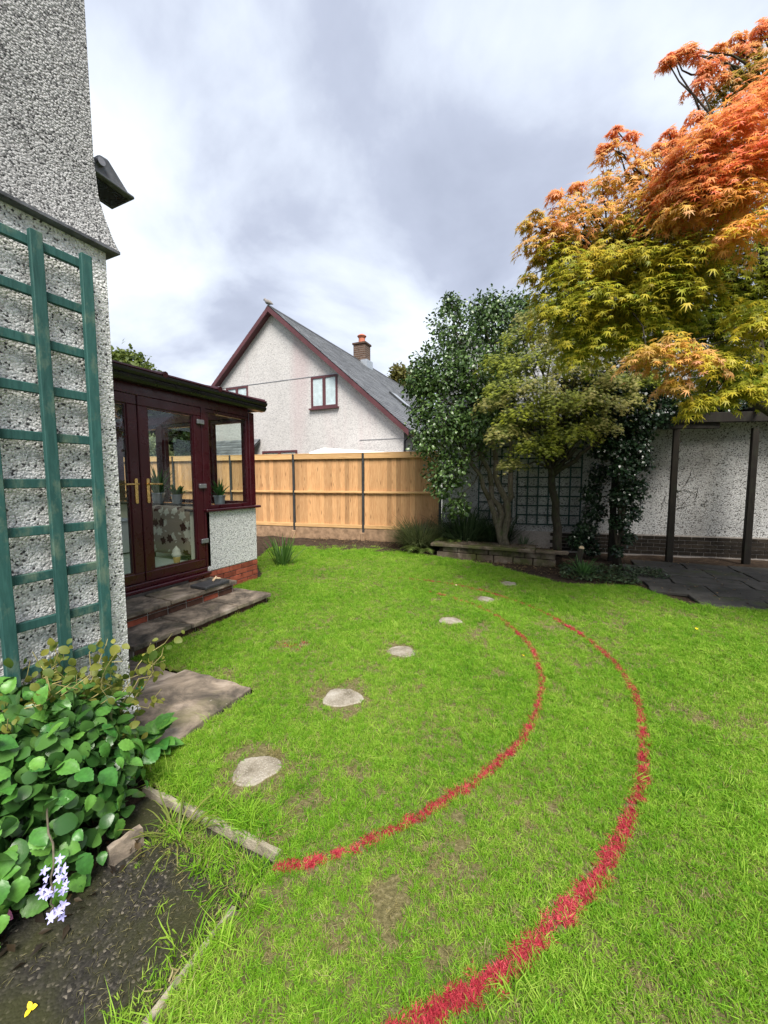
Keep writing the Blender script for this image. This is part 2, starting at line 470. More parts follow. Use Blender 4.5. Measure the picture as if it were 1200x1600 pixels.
def leafmat(name, trans=0.28, rough=0.5, spec=0.35, attr=True, c1=None, c2=None, nscale=3.0):
    m, t = newmat(name)
    if attr:
        c = nd(t, 'ShaderNodeAttribute', attribute_name='col').outputs['Color']
    else:
        rn = nd(t, 'ShaderNodeObjectInfo').outputs['Random']
        c = ramp(t, rn, [(0, c1), (1, c2)])
        c = mixc(t, 1., c, ramp(t, noise(t, gpos(t), 60, 4), [(.3, .75), (.7, 1.15)]), 'MULTIPLY')
    finish(t, c, rough, noise(t, gpos(t), 90, 3), .25, .002, spec, trans=trans)
    return m


M['leaf'] = leafmat('tree_leaf', .42)
M['leafgloss'] = leafmat('glossy_leaf', .15, .32, .5)
M['shrubleaf'] = leafmat('broad_shrub_leaf', .2, .38, .45, False, (.045, .18, .03), (.15, .35, .055))


def grassmat(name, ca, cb, cc, trans=.35):
    m, t = newmat(name); v = gpos(t)
    rn = nd(t, 'ShaderNodeObjectInfo').outputs['Random']
    big = noise(t, v, 1.1, 5, .6)
    f = mth(t, 'ADD', mth(t, 'MULTIPLY', big, .9), mth(t, 'MULTIPLY', rn, .55))
    c = ramp(t, f, [(.40, ca), (.72, cb), (1.05, cc)])
    finish(t, c, .55, None, spec=.25, trans=trans)
    return m


M['grass'] = grassmat('grass_blade', (.105, .275, .014), (.205, .41, .022), (.35, .51, .07))
M['grassdry'] = grassmat('dry_grass_blade', (.23, .21, .07), (.33, .28, .12), (.40, .34, .18))
M['grassred'] = grassmat('paint_sprayed_grass', (.30, .020, .032), (.46, .040, .060), (.62, .10, .12), .2)

# ------------------------------------------------------------------ setting: ground
o = MB().add([(-900, -900, -.06), (900, -900, -.06), (900, 900, -.06), (-900, 900, -.06)], [(0, 1, 2, 3)]).build('ground', M['ground']); tag(o, kind='structure')
LAWN = [(-.965, -1.2), (-.965, 1.13), (-1.80, 1.15), (-2.12, 1.28), (-1.92, 1.36), (-1.90, 2.02), (-2.58, 1.99), (-3.19, 1.95), (-3.19, 3.67), (-3.6, 3.72), (-4.08, 3.75), (-4.08, 4.55),
        (-5.1, 5.5), (-5.7, 6.6), (-5.0, 7.30), (-3.6, 7.62), (-2.75, 7.32), (-2.15, 7.16), (-1.1, 6.93), (-.5, 6.45), (.13, 6.02), (1.04, 6.28), (1.5, 5.63), (2.25, 5.70), (4, 5.8), (6.5, 5.8), (6.5, -1.2)]
m_ = MB(); m_.add([(x, y, 0) for x, y in LAWN], [tuple(range(len(LAWN)))])
o = m_.build('lawn', M['lawn']); tag(o, kind='structure')
# soil sheet round the lawn, gently heaped
gx = np.arange(-14, 9.01, .16); gy = np.arange(-1.5, 9.6, .16)
X, Y = np.meshgrid(gx, gy); Z = -.02 + .016 * np.sin(X * 7.1 + 1.3 * np.sin(Y * 5)) * np.sin(Y * 6.3)
ny, nx = X.shape; idx = np.arange(nx * ny).reshape(ny, nx)
F = np.stack([idx[:-1, :-1], idx[:-1, 1:], idx[1:, 1:], idx[1:, :-1]], -1).reshape(-1, 4)
# heap only near the fence; keep under the lawn
heap = np.clip((Y - (7.1 + .1 * np.minimum(X, 0))) / .8, 0, 1) * np.clip((-1.9 - X) / .4, 0, 1) * .06
Zf = np.where(heap > 0, Z + heap + rng.normal(0, .012, Z.shape), np.minimum(Z, -.012) - .01)
o = fastmesh('garden_soil', np.stack([X, Y, Zf], -1).reshape(-1, 3), F, M['soil']); tag(o, kind='structure')
# tarmac path beside the house
o = MB().add([(-1.74, -1.2, -.012), (-.985, -1.2, -.012), (-.985, 1.10, -.012), (-1.74, 1.10, -.012)], [(0, 1, 2, 3)]).build('path', M['tarmac']); tag(o, kind='structure')


def wobbly_bar(p0, p1, w, h, z0, seg=14, jit=.006):
    mb = MB(); p0 = Vector(p0); p1 = Vector(p1); d = (p1 - p0).normalized(); s = Vector((-d.y, d.x, 0)); b = []
    for i in range(seg + 1):
        c = p0.lerp(p1, i / seg); j = [random.uniform(-jit, jit) for _ in range(8)]
        mb.v += [tuple(c - s * (w / 2 + j[0]) + Vector((0, 0, z0))), tuple(c + s * (w / 2 + j[1]) + Vector((0, 0, z0))),
                 tuple(c + s * (w / 2 + j[2] - .006) + Vector((0, 0, z0 + h + j[3]))), tuple(c - s * (w / 2 + j[4] - .006) + Vector((0, 0, z0 + h + j[5])))]
    for i in range(seg):
        a = i * 4; c = a + 4
        for k in range(4): mb.f.append((a + k, a + (k + 1) % 4, c + (k + 1) % 4, c + k))
    mb.f += [(3, 2, 1, 0), tuple(seg * 4 + k for k in range(4))]
    return mb


tag(wobbly_bar((-1.79, 1.125, 0), (-.97, 1.13, 0), .036, .068, -.06, jit=.004).build('concrete_edging', M['concrete'], org=(-1.38, 1.127, -.06)), 'pale concrete edging strip crossing the end of the dark path', 'edging', 'path edgings')
tag(wobbly_bar((-.985, .905, 0), (-.985, -.9, 0), .036, .068, -.06, 20, jit=.004).build('concrete_edging', M['concrete'], org=(-.985, 0, -.06)), 'pale concrete edging strip along the grass side of the dark path', 'edging', 'path edgings')
tag(wobbly_bar((-1.535, .94, 0), (-1.55, .82, 0), .04, .125, -.06, 5, jit=.006).build('concrete_edging', M['slab'], org=(-1.53, .86, -.06)), 'short grey upright kerb block at the corner of the shrub bed', 'edging', 'path edgings')

# ------------------------------------------------------------------ near house with its corner
WX, WY = -2.2, 1.335
hs = thing('house', (-3.2, -1, 0), 'pebble-dashed house corner filling the left edge, behind the green trellis', 'house')


def shell(mb, prof, x0=-8.0, y0=-3.0, cx=WX, cy=WY):
    """L-shaped wall skin: profile of (z, outward offset); faces +X and +Y"""
    b = len(mb.v); n = len(prof)
    for z, o_ in prof:
        mb.v += [(cx + o_, y0, z), (cx + o_, cy + o_, z), (x0, cy + o_, z), (x0, y0, z)]
    for i in range(n - 1):
        a, c = b + 4 * i, b + 4 * i + 4
        for k in range(4):
            mb.f.append((a + k, a + (k + 1) % 4, c + (k + 1) % 4, c + k))
    mb.f += [(b + 3, b + 2, b + 1, b), tuple(b + 4 * (n - 1) + k for k in range(4))]
    return mb


shell(MB(), [(.165, .03), (.18, .032), (.21, .018), (.26, .006), (.33, 0), (2.684, 0)]).build('wall', M['pebble'], hs)
shell(MB(), [(2.685, .006), (2.688, .047), (2.702, .047), (2.7025, .040)], ).build('drip_bead', M['lampmetal'], hs)
tag(shell(MB(), [(2.703, .044), (2.76, .026), (2.86, .004), (2.96, -.012), (3.15, -.02), (6.2, -.02)]).build('upper_wall', M['pebble_up'], hs), 'greyer weathered render of the upper wall')
MB().box(-8, WX - .03, -3, WY - .03, -.05, .165).build('plinth_core', M['mortar'], hs)
bk = MB().box(-.1025, .1025, -.05, .05, -.0325, .0325); bme = bk.mesh('brick'); bme.materials.append(M['brick'])


def bevel_obj(o, w):
    md = o.modifiers.new('bevel', 'BEVEL'); md.width = w; md.segments = 1
    return o


for r_ in range(2):
    z = .04 + r_ * .078
    for k in range(7):
        y = WY - .105 - k * .2175 - (0.1 if r_ else 0)
        bevel_obj(piece(bme, 'brick', hs, (WX - .055, y, z), Matrix.Rotation(R(90), 3, 'Z')), .004)
    for k in range(3):
        x = WX - .11 - .11 - k * .2175 - (.1 if not r_ else 0)
        bevel_obj(piece(bme, 'brick', hs, (x, WY - .055, z)), .004)

# trellis on the near wall
tr_ = thing('wall_trellis', (-2.15, .7, .4), 'worn green timber trellis fixed to the near pebble-dashed wall', 'trellis')
for yy in (.385, .60, .80, 1.0, 1.195):
    o = MB().box(-.013, .013, -.024, .024, -1.09, 1.09).build('upright', M['teal'], tr_, (0, 0, 0), bevel=.003)
    o.location = Vector((WX + .068, yy + random.uniform(-.004, .004), 1.50)) - ORG[tr_.name]; o.rotation_euler = (random.uniform(-.006, .006), 0, 0)
for k in range(11):
    zz_ = 2.545 - .2125 * k
    o = MB().box(-.011, .011, -.45, .45, -.021, .021).build('crossbar', M['teal'], tr_, (0, 0, 0), bevel=.003)
    o.location = Vector((WX + .043, .78, zz_)) - ORG[tr_.name]; o.rotation_euler = (random.uniform(-.008, .008), 0, 0)

# floodlight on the corner
fl_ = thing('floodlight', (-2.30, 1.32, 3.0), 'weathered grey floodlight tilted downwards on the upper house corner', 'floodlight')
A = at(150, 250, 2.36); 
LX = -2.47; DZ = .115
def lz(q): return [(x, 1.345 + (y - 1.345) * .80, 3.05 + (z - 3.05) * .62 + DZ) for x, y, z in q]
bodyp = lz([(LX, 1.40, 3.165), (LX, 1.455, 3.175), (LX, 1.60, 2.985), (LX, 1.585, 2.955), (LX, 1.345, 3.00), (LX, 1.36, 3.10)])
MB().prism(bodyp, (.18, 0, 0)).build('housing', M['lampmetal'], fl_, bevel=.012, seg=2)
MB().prism(lz([(LX - .015, 1.615, 2.985), (LX - .015, 1.615, 2.958), (LX - .015, 1.335, 2.978), (LX - .015, 1.335, 3.005)]), (.21, 0, 0)).build('bezel', M['lampmetal'], fl_, bevel=.005)
MB().prism(lz([(LX + .02, 1.59, 2.9585), (LX + .02, 1.59, 2.952), (LX + .02, 1.36, 2.969), (LX + .02, 1.36, 2.9755)]), (.14, 0, 0)).build('lens', M['ledge'], fl_)
mb = MB(); mb.tube([(LX + .1, 1.315, 3.08 + DZ), (LX + .1, 1.38, 3.08 + DZ)], .028, 12); mb.box(LX + .03, LX + .16, 1.316, 1.33, 3.02 + DZ, 3.14 + DZ)
mb.build('bracket', M['black'], fl_)
MB().tube([(LX + .178, 1.385, 3.075 + DZ), (LX + .20, 1.385, 3.075 + DZ)], .02, 12).build('pivot_knob', M['grey'], fl_)

# ------------------------------------------------------------------ conservatory
CX, CY0, CY1, CXB = -4.1, WY, 4.45, -7.3
cs = thing('conservatory', (-5.6, 2.9, 0), 'conservatory with maroon frames and double doors joined to the pebble-dashed house', 'conservatory')
UP = M['upvc']
# floor and dwarf walls
MB().box(CXB + .1, CX - .1, CY0, CY1 - .1, .05, .375).build('floor', M['floorin'], cs)
MB().box(CX - .27, CX, 3.545, CY1, .305, 1.085).build('dwarf_wall', M['pebble_small'], cs, bevel=.01)
MB().box(CX - .30, CX - .272, 3.545, CY1 - .3, .376, 1.08).build('inner_lining', M['cream'], cs)
MB().box(CX - .271, CX - .1, 3.528, 3.543, .376, 1.08).build('inner_lining', M['cream'], cs)
MB().box(CXB, CX - .274, CY1 - .27, CY1 - .003, .305, 1.085).build('dwarf_wall', M['pebble_small'], cs)
MB().box(CXB + .3, CX - .302, CY1 - .30, CY1 - .272, .376, 1.08).build('inner_lining', M['cream'], cs)
MB().box(CXB, CXB + .27, CY0, CY1 - .272, .305, 1.085).build('dwarf_wall', M['pebble_small'], cs)
MB().box(CXB + .272, CXB + .30, CY0, CY1 - .302, .376, 1.08).build('inner_lining', M['cream'], cs)
MB().box(CXB, CX - .02, CY0, CY1 - .02, -.05, .303).build('plinth_core', M['mortar'], cs)
for r_ in range(4):
    z = .038 + r_ * .0755
    for k in range(6):
        y = CY1 - .11 - k * .2165 - (.108 if r_ % 2 else 0)
        if y < 3.25: continue
        bevel_obj(piece(bme, 'brick', cs, (CX - .05, y, z), Matrix.Rotation(R(90), 3, 'Z')), .004)
    for k in range(3):
        x = CX - .21 - k * .2165 - (.108 if not r_ % 2 else 0)
        bevel_obj(piece(bme, 'brick', cs, (x, CY1 - .05, z)), .004)
    if r_ % 2:
        bevel_obj(piece(bme, 'brick', cs, (CX - .0515, CY1 - .0515, z), Matrix.Rotation(R(90), 3, 'Z'), (.5, 1, 1)), .004)
# sills and ledges
MB().box(CX - .05, CX + .055, 3.52, CY1 + .05, 1.087, 1.122).build('window_sill', UP, cs, bevel=.008)
MB().box(CX - .34, CX - .052, 3.50, CY1 - .05, 1.087, 1.118).build('inner_ledge', M['ledge'], cs)
MB().box(CXB + .05, CX - .342, CY1 - .36, CY1 - .05, 1.087, 1.118).build('inner_ledge', M['ledge'], cs)
MB().box(CXB + .05, CXB + .34, CY0 + .05, CY1 - .362, 1.087, 1.118).build('inner_ledge', M['ledge'], cs)


def window(parent, axis, fixed, a0, a1, z0, z1, w=.06, d=.06, side=1):
    """framed fixed window; axis 'y': plane X=fixed running along Y; axis 'x': plane Y=fixed"""
    fr_ = MB()

    def bx(mb, p0, p1, q0, q1, r0, r1):
        if axis == 'y': mb.box(r0, r1, p0, p1, q0, q1)
        else: mb.box(p0, p1, r0, r1, q0, q1)
    f0, f1 = fixed - d / 2, fixed + d / 2
    bx(fr_, a0, a1, z0, z0 + w, f0, f1); bx(fr_, a0, a1, z1 - w, z1, f0, f1)
    bx(fr_, a0, a0 + w, z0 + w, z1 - w, f0, f1); bx(fr_, a1 - w, a1, z0 + w, z1 - w, f0, f1)
    w_ = fr_.build('window_frame', UP, parent, bevel=.004)
    p = MB(); bx(p, a0 + w - .01, a1 - w + .01, z0 + w - .01, z1 - w + .01, fixed - .004, fixed + .004); p.build('pane', M['glass'], w_)
    return w_


FX = CX - .04     # plane of the front frames
EAVE = 2.47
window(cs, 'y', FX, 3.60, CY1 - .105, 1.124, 2.40, .045)
for (y0, y1) in ((3.53, 3.60), (CY1 - .105, CY1 - .0)):
    MB().box(CX - .10, CX + (.004 if y1 > 4 else .0), y0, y1, 1.124 if y1 > 4 else .37, EAVE).build('corner_post', UP, cs, bevel=.006)
RX = [(-4.22, -4.90), (-4.98, -5.98), (-6.10, -7.18)]
for x1, x0 in RX: window(cs, 'x', CY1 - .05, x0, x1, 1.124, 2.40)
for x0, x1 in ((-4.98, -4.90), (-6.10, -5.98), (-7.30, -7.18)):
    MB().box(x0, x1, CY1 - .10, CY1 - .01, 1.124, EAVE).build('mullion', UP, cs, bevel=.005)
for y0, y1 in ((1.45, 2.35), (2.45, 3.35), (3.45, 4.30)): window(cs, 'y', CXB + .05, y0, y1, 1.124, 2.40)
for y0, y1 in ((2.35, 2.45), (3.35, 3.45)):
    MB().box(CXB + .01, CXB + .10, y0, y1, 1.124, EAVE).build('mullion', UP, cs, bevel=.005)
# header beams
MB().box(CX - .10, CX + .001, CY0, CY1 - .121, 2.402, 2.52).build('header', UP, cs)
MB().box(CXB, CX - .121, CY1 - .105, CY1 - .004, 2.402, 2.52).build('header', UP, cs)
MB().box(CXB, CXB + .10, CY0, CY1 - .11, 2.402, 2.52).build('header', UP, cs)
# threshold
MB().box(CX - .12, CX + .07, 1.60, 3.545, .285, .325).build('threshold', UP, cs, bevel=.008)
MB().box(CX - .10, CX + .02, 1.60, 3.53, .327, .375).build('threshold', UP, cs, bevel=.006)
MB().box(CX - .10, CX, CY0, 1.90, .376, 2.40).build('infill_panel', UP, cs)
# two door leaves
for k, (y0, y1) in enumerate(((1.93, 2.715), (2.725, 3.525))):
    z0, z1, w = .38, 2.398, .105
    d = MB()
    d.box(FX - .03, FX + .035, y0, y1, z0, z0 + w); d.box(FX - .03, FX + .035, y0, y1, z1 - w, z1)
    d.box(FX - .03, FX + .035, y0, y0 + w, z0 + w, z1 - w); d.box(FX - .03, FX + .035, y1 - w, y1, z0 + w, z1 - w)
    do = d.build('door', UP, cs, bevel=.006)
    b = MB(); q = .016
    b.box(FX - .02, FX + .02, y0 + w, y1 - w, z0 + w, z0 + w + q); b.box(FX - .02, FX + .02, y0 + w, y1 - w, z1 - w - q, z1 - w)
    b.box(FX - .02, FX + .02, y0 + w, y0 + w + q, z0 + w + q, z1 - w - q); b.box(FX - .02, FX + .02, y1 - w - q, y1 - w, z0 + w + q, z1 - w - q)
    b.build('glazing_bead', UP, do)
    MB().box(FX - .005, FX + .005, y0 + w + .004, y1 - w - .004, z0 + w + .004, z1 - w - .004).build('pane', M['glass'], do)
    hy = (y1 - .05) if k == 0 else (y0 + .07)
    s = -1 if k == 0 else 1
    h = MB(); h.box(FX + .036, FX + .046, hy - .016, hy + .016, 1.26, 1.50)
    h.tube([(FX + .045, hy, 1.455), (FX + .085, hy, 1.455), (FX + .09, hy + s * .02, 1.455), (FX + .088, hy + s * .135, 1.452)], .010, 8)
    h.tube([(FX + .04, hy, 1.50), (FX + .047, hy, 1.50)], .016, 12); h.tube([(FX + .04, hy, 1.26), (FX + .047, hy, 1.26)], .016, 12)
    h.build('handle', M['gold'], do, smooth=False)
    h = MB(); h.box(FX - .044, FX - .034, hy - .016, hy + .016, 1.26, 1.50); h.tube([(FX - .045, hy, 1.455), (FX - .085, hy, 1.455), (FX - .088, hy + s * .135, 1.452)], .010, 8)
    h.build('handle', M['gold'], do)
    hx = y1 - .0 if k else y0
    for hz in (.72, 1.42, 2.22):
        MB().box(FX + .036, FX + .066, hx - .075, hx + .03, hz - .028, hz + .028).build('hinge', M['grey'], do, bevel=.006)
# gutter (profiled) and roof
prof = [(CX + .03, 2.50), (CX + .10, 2.505), (CX + .125, 2.53), (CX + .135, 2.555), (CX + .12, 2.57), (CX + .15, 2.60), (CX + .155, 2.625), (CX + .135, 2.625), (CX + .03, 2.60)]
MB().prism([(x, CY0, z) for x, z in prof], (0, CY1 + .13 - CY0, 0)).build('gutter', M['gutter'], cs)
prof2 = [(CY1 + .03, 2.50), (CY1 + .10, 2.505), (CY1 + .125, 2.53), (CY1 + .12, 2.57), (CY1 + .128, 2.60), (CY1 + .128, 2.625), (CY1 + .03, 2.60)]
MB().prism([(CXB - .1, y, z) for y, z in prof2], (CX - CXB + .128, 0, 0)).build('gutter', M['gutter'], cs)
sl_ = math.tan(R(13)); RXm = (CX + CXB) / 2
zr = 2.64 + sl_ * (CX - RXm)
rf = MB(); rf.add([(CX + .11, CY0, 2.635), (CX + .11, CY1 + .10, 2.635), (RXm, CY1 - 1.3, zr), (RXm, CY0, zr)], [(0, 1, 2, 3)])
rf.add([(CX + .11, CY1 + .10, 2.635), (CXB - .11, CY1 + .10, 2.635), (RXm, CY1 - 1.3, zr)], [(0, 1, 2)])
rf.add([(CXB - .11, CY1 + .10, 2.635), (CXB - .11, CY0, 2.635), (RXm, CY0, zr), (RXm, CY1 - 1.3, zr)], [(0, 1, 2, 3)])
ro = rf.build('roof', M['roofglass'], cs)
bar = MB()
for y in (1.5, 2.2, 2.95, 3.7):
    yi = y if y < CY1 - 1.3 else CY1 - 1.3
    t_ = 1.0 if y < CY1 - 1.3 else (CY1 + .1 - y) / 1.4
    MB().tube([(CX + .13, y, 2.648), (CX + .11 + (RXm - CX - .11) * t_, y, 2.655 + (zr - 2.635) * t_)], .028, 6).build('glazing_bar', UP, ro)
    MB().tube([(CX + .125, y, 2.65), (CX + .16, y, 2.645)], .034, 8).build('bar_end', UP, ro)
MB().tube([(CX + .12, CY1 + .11, 2.648), (RXm, CY1 - 1.3, zr + .02)], .03, 6).build('glazing_bar', UP, ro)
MB().tube([(CXB - .12, CY1 + .11, 2.648), (RXm, CY1 - 1.3, zr + .02)], .03, 6).build('glazing_bar', UP, ro)
MB().tube([(RXm, CY0, zr + .02), (RXm, CY1 - 1.3, zr + .02)], .045, 6).build('ridge_bar', UP, ro)
MB().tube([(CX + .135, CY0, 2.643), (CX + .135, CY1 + .12, 2.643)], .017, 6).build('eaves_trim', UP, ro)

# furniture inside: armchair
ac = thing('armchair', (-5.0, 3.95, .376), 'floral patterned armchair behind the glazed conservatory door', 'armchair')
o = MB().box(-5.42, -4.52, 3.62, 3.86, .44, 1.13).build('backrest', M['floral'], ac, bevel=.10, seg=4)
MB().box(-5.42, -5.22, 3.862, 4.06, .44, .92).build('armrest', M['floral'], ac, bevel=.07, seg=3)
MB().box(-4.72, -4.52, 3.862, 4.06, .44, .92).build('armrest', M['floral'], ac, bevel=.07, seg=3)
MB().box(-5.21, -4.73, 3.865, 4.08, .44, .78).build('seat', M['floral'], ac, bevel=.05, seg=3)
for x in (-5.36, -4.58):
    for y in (3.68, 4.0): MB().box(x - .025, x + .025, y - .025, y + .025, .378, .445).build('leg', M['oldwood'], ac)
sd_ = thing('side_unit', (-6.2, 3.2, .376), 'low white cabinet seen through the left door pane', 'cabinet')
MB().box(-6.6, -5.9, 3.3, 3.9, .40, .86).build('carcass', M['white'], sd_, bevel=.01)
MB().box(-6.62, -5.88, 3.28, 3.92, .862, .89).build('top', M['zinc'], sd_, bevel=.006)
MB().box(-6.55, -5.95, 3.32, 3.88, .378, .398).build('base', M['ledge'], sd_)
# ice cream ornament
ic = thing('ice_cream_ornament', (-4.52, 3.42, .376), 'small ice cream cone ornament standing on the conservatory floor', 'ornament')
MB().lathe((-4.52, 3.42, .377), [(.025, 0), (.030, .01), (.045, .10), (.048, .12)], 14).build('cone', M['waffle'], ic, smooth=True)
MB().lathe((-4.52, 3.42, .497), [(.05, 0), (.06, .02), (.055, .05), (.045, .06), (.048, .075), (.035, .10), (.02, .115), (.006, .14)], 14).build('swirl', M['cream'], ic, smooth=True)


def oval_leaf(n=4, w=.5, fold=.12, droop=.25):
    """leaf along +X length 1, returns V, F (tris)"""
    V = []; F = []
    xs = [0, .12, .3, .5, .7, .86, 1.0]; ws = [0.02, .55, .92, 1.0, .78, .42, 0.0]
    for x, q in zip(xs, ws):
        z = -droop * x * x
        V += [(x, -w / 2 * q, z + fold * q * .5), (x, 0, z), (x, w / 2 * q, z + fold * q * .5)]
    for i in range(len(xs) - 1):
        a = 3 * i; b = a + 3
        for k in (0, 1):
            F += [(a + k, a + k + 1, b + k + 1), (a + k, b + k + 1, b + k)]
    return np.array(V, float), np.array(F)


def simple_leaf(w=.5, fold=.15, droop=.2):
    V = np.array([(0, 0, 0), (.4, -w / 2, fold * .5 - droop * .16), (.45, 0, -droop * .2), (.4, w / 2, fold * .5 - droop * .16), (1, 0, -droop)], float)
    F = np.array([(0, 1, 2), (0, 2, 3), (1, 4, 2), (2, 4, 3)])
    return V, F


def maple_leaf(droop=.3):
    lob = [(-2.35, .45), (-1.45, .72), (-.7, .92), (0, 1.0), (.7, .92), (1.45, .72), (2.35, .45)]
    V = [(0, 0, 0)]; F = []
    pts = []
    for i, (a, l) in enumerate(lob):
        pts.append((a, l))
        if i < len(lob) - 1: pts.append(((a + lob[i + 1][0]) / 2, .30))
    for a, l in pts:
        V.append((l * math.cos(a) * .62 + .0, l * math.sin(a) * .62, -droop * l * l * .5))
    # mid points of lobes widen the fingers
    for i in range(len(pts) - 1): F.append((0, 1 + i, 2 + i))
    return np.array(V, float), np.array(F)


def mats_from(x, z):
    x = x / np.linalg.norm(x, axis=1, keepdims=True)
    z = z - x * np.sum(x * z, 1, keepdims=True); z = z / np.maximum(np.linalg.norm(z, axis=1, keepdims=True), 1e-6)
    y = np.cross(z, x)
    return np.stack([x, y, z], -1)


def leaves(tmpl, pos, xdir, zdir, scale, cols):
    V, F = tmpl; Rm = mats_from(xdir, zdir)
    W = np.einsum('nij,vj->nvi', Rm, V) * np.asarray(scale)[:, None, None] + pos[:, None, :]
    n, k = len(pos), len(V)
    FF = (F[None] + (np.arange(n) * k)[:, None, None]).reshape(-1, 3)
    CC = np.repeat(cols, k, 0)
    return W.reshape(-1, 3), FF, CC


def join(parts):
    V = []; F = []; C = []; b = 0
    for v, f, c in parts:
        V.append(v); F.append(f + b); C.append(c); b += len(v)
    return np.concatenate(V), np.concatenate(F), np.concatenate(C)


def vnoise3(p, s):
    return .5 + .25 * (np.sin(p[:, 0] * s * 2.1 + 1.7 * np.sin(p[:, 1] * s)) + np.sin(p[:, 1] * s * 1.7 + p[:, 2] * s * 1.3 + 2 * np.sin(p[:, 0] * s * .8)))


def unit(n):
    a = rng.normal(size=(n, 3)); return a / np.linalg.norm(a, axis=1, keepdims=True)


def lerpc(a, b, t): return np.asarray(a)[None] * (1 - t[:, None]) + np.asarray(b)[None] * t[:, None]


def straps(c, n, ln, w, droop, spread, ca, cb, up=1.0, segs=5):
    """clump of long arching strap leaves"""
    V = []; F = []; C = []
    for i in range(n):
        a = rng.uniform(0, 2 * math.pi); L = ln * rng.uniform(.6, 1.1); el = up * rng.uniform(.5, 1.0); r0 = rng.uniform(0, spread)
        d = np.array([math.cos(a), math.sin(a), 0]); s = np.array([-d[1], d[0], 0]); p = np.array(c, float) + d * r0
        dirv = d * (1 - el) * 1.1 + np.array([0, 0, el]); dirv /= np.linalg.norm(dirv)
        col = np.array(ca) + (np.array(cb) - np.array(ca)) * rng.uniform(); b = len(V)
        for k in range(segs + 1):
            t_ = k / segs; ww = w * .5 * (1 - t_ ** 2.2) * (.6 + .4 * min(1, t_ * 4))
            V += [p - s * ww, p + s * ww]; C += [col, col]
            dirv = dirv + np.array([0, 0, -droop * (t_ + .15)]) + d * .03; dirv /= np.linalg.norm(dirv); p = p + dirv * L / segs
        for k in range(segs):
            a0 = b + 2 * k; F += [(a0, a0 + 1, a0 + 3), (a0, a0 + 3, a0 + 2)]
    return np.array(V), np.array(F), np.array(C)


def potplant(x, y, z, r, h, label, kind=0, n=26, ln=.3):
    t_ = thing('potted_plant', (x, y, z), label, 'plant', 'pot plants on the conservatory ledge')
    MB().lathe((x, y, z), [(r * .72, 0), (r * .78, .01), (r * .95, h * .85), (r * 1.06, h * .88), (r * 1.06, h), (r * .9, h), (r * .85, h * .9)], 16).build('pot', M['zinc'], t_, smooth=False)
    V, F, C = straps((x, y, z + h * .85), n, ln, .045 if kind == 0 else .07, .25, r * .5, (.03, .10, .02), (.10, .22, .05), 1.0 if kind == 0 else .85)
    fastmesh('foliage', V, F, M['leaf'], C, t_)


potplant(-4.62, CY1 - .20, 1.118, .085, .15, 'leafy plant in zinc pot in the right-hand conservatory window')
potplant(-5.52, CY1 - .22, 1.118, .085, .15, 'pale bushy plant in zinc pot partly behind the door frame', 1, 22, .22)
potplant(-5.98, CY1 - .21, 1.118, .10, .17, 'tall thin-leaved plant in zinc pot beside the bowl', 0, 34, .5)
bo = MB()
bo.add(*[[], []]); cvs = []
for i in range(9):
    t_ = i / 8; a = -1.25 + 2.5 * t_
    cvs.append(((-6.42 + .17 * math.sin(a), CY1 - .22, 1.118 + .20 - .15 * math.cos(a)), .014 + .042 * math.sin(math.pi * t_)))
tag(bo.tube([c for c, r in cvs], [r for c, r in cvs], 10).build('boat_bowl', M['cream'], None, (-6.42, CY1 - .22, 1.118), smooth=True), 'cream crescent-shaped bowl on the conservatory ledge', 'bowl')

# ------------------------------------------------------------------ steps and slabs by the door
st = thing('door_steps', (-3.6, 2.7, 0), 'two stone-topped brick steps below the conservatory doors', 'steps')


def slab(mb, x0, x1, y0, y1, z0, z1, jit=.008, n=6):
    """stone slab with slightly ragged edges"""
    P = []
    for i in range(n): P.append((x0 + (x1 - x0) * i / n, y0))
    for i in range(n): P.append((x1, y0 + (y1 - y0) * i / n))
    for i in range(n): P.append((x1 - (x1 - x0) * i / n, y1))
    for i in range(n): P.append((x0, y1 - (y1 - y0) * i / n))
    P = [(x + random.uniform(-jit, jit), y + random.uniform(-jit, jit)) for x, y in P]
    return mb.prism([(x, y, z0) for x, y in P], (0, 0, z1 - z0))


for y0, y1 in ((1.97, 2.52), (2.535, 3.13), (3.145, 3.66)):
    slab(MB(), -3.76, -3.175, y0, y1, .062, .108).build('slab', M['slab'], st, bevel=.008, seg=2)
for y0, y1 in ((1.95, 2.62), (2.635, 3.30), (3.315, 3.52)):
    slab(MB(), -4.03, -3.58, y0, y1, .212, .258).build('slab', M['slab'], st, bevel=.008, seg=2)
MB().box(-3.75, -3.225, 1.99, 3.635, -.05, .061).build('core', M['mortar'], st)
MB().box(-4.07, -3.635, 1.98, 3.50, -.05, .211).build('core', M['mortar'], st)
bmd = bk.mesh('brick'); bmd.materials.append(M['brickdark'])
for k in range(8): bevel_obj(piece(bmd, 'brick', st, (-3.265, 2.10 + k * .2035, .028), Matrix.Rotation(R(90), 3, 'Z'), (.95, 1, 1)), .004)
for r_ in range(2):
    for k in range(7):
        bevel_obj(piece(bme if (k + r_) % 4 == 1 else bmd, 'brick', st, (-3.675, 2.08 + k * .2165 + .0 * r_, .128 + .062 * r_ + .012), Matrix.Rotation(R(90), 3, 'Z'), (1, 1, .85)), .004)
for k, (xx, sc_) in enumerate(((-3.34, .9), (-3.56, 1))):
    bevel_obj(piece(bmd, 'brick', st, (xx, 3.60, .028), None, (sc_, 1, 1)), .004)
for k in range(2):
    for r_ in range(2): bevel_obj(piece(bmd if r_ else bme, 'brick', st, (-3.74 - .2165 * k, 3.463, .14 + .062 * r_), None, (1, 1, .85)), .004)
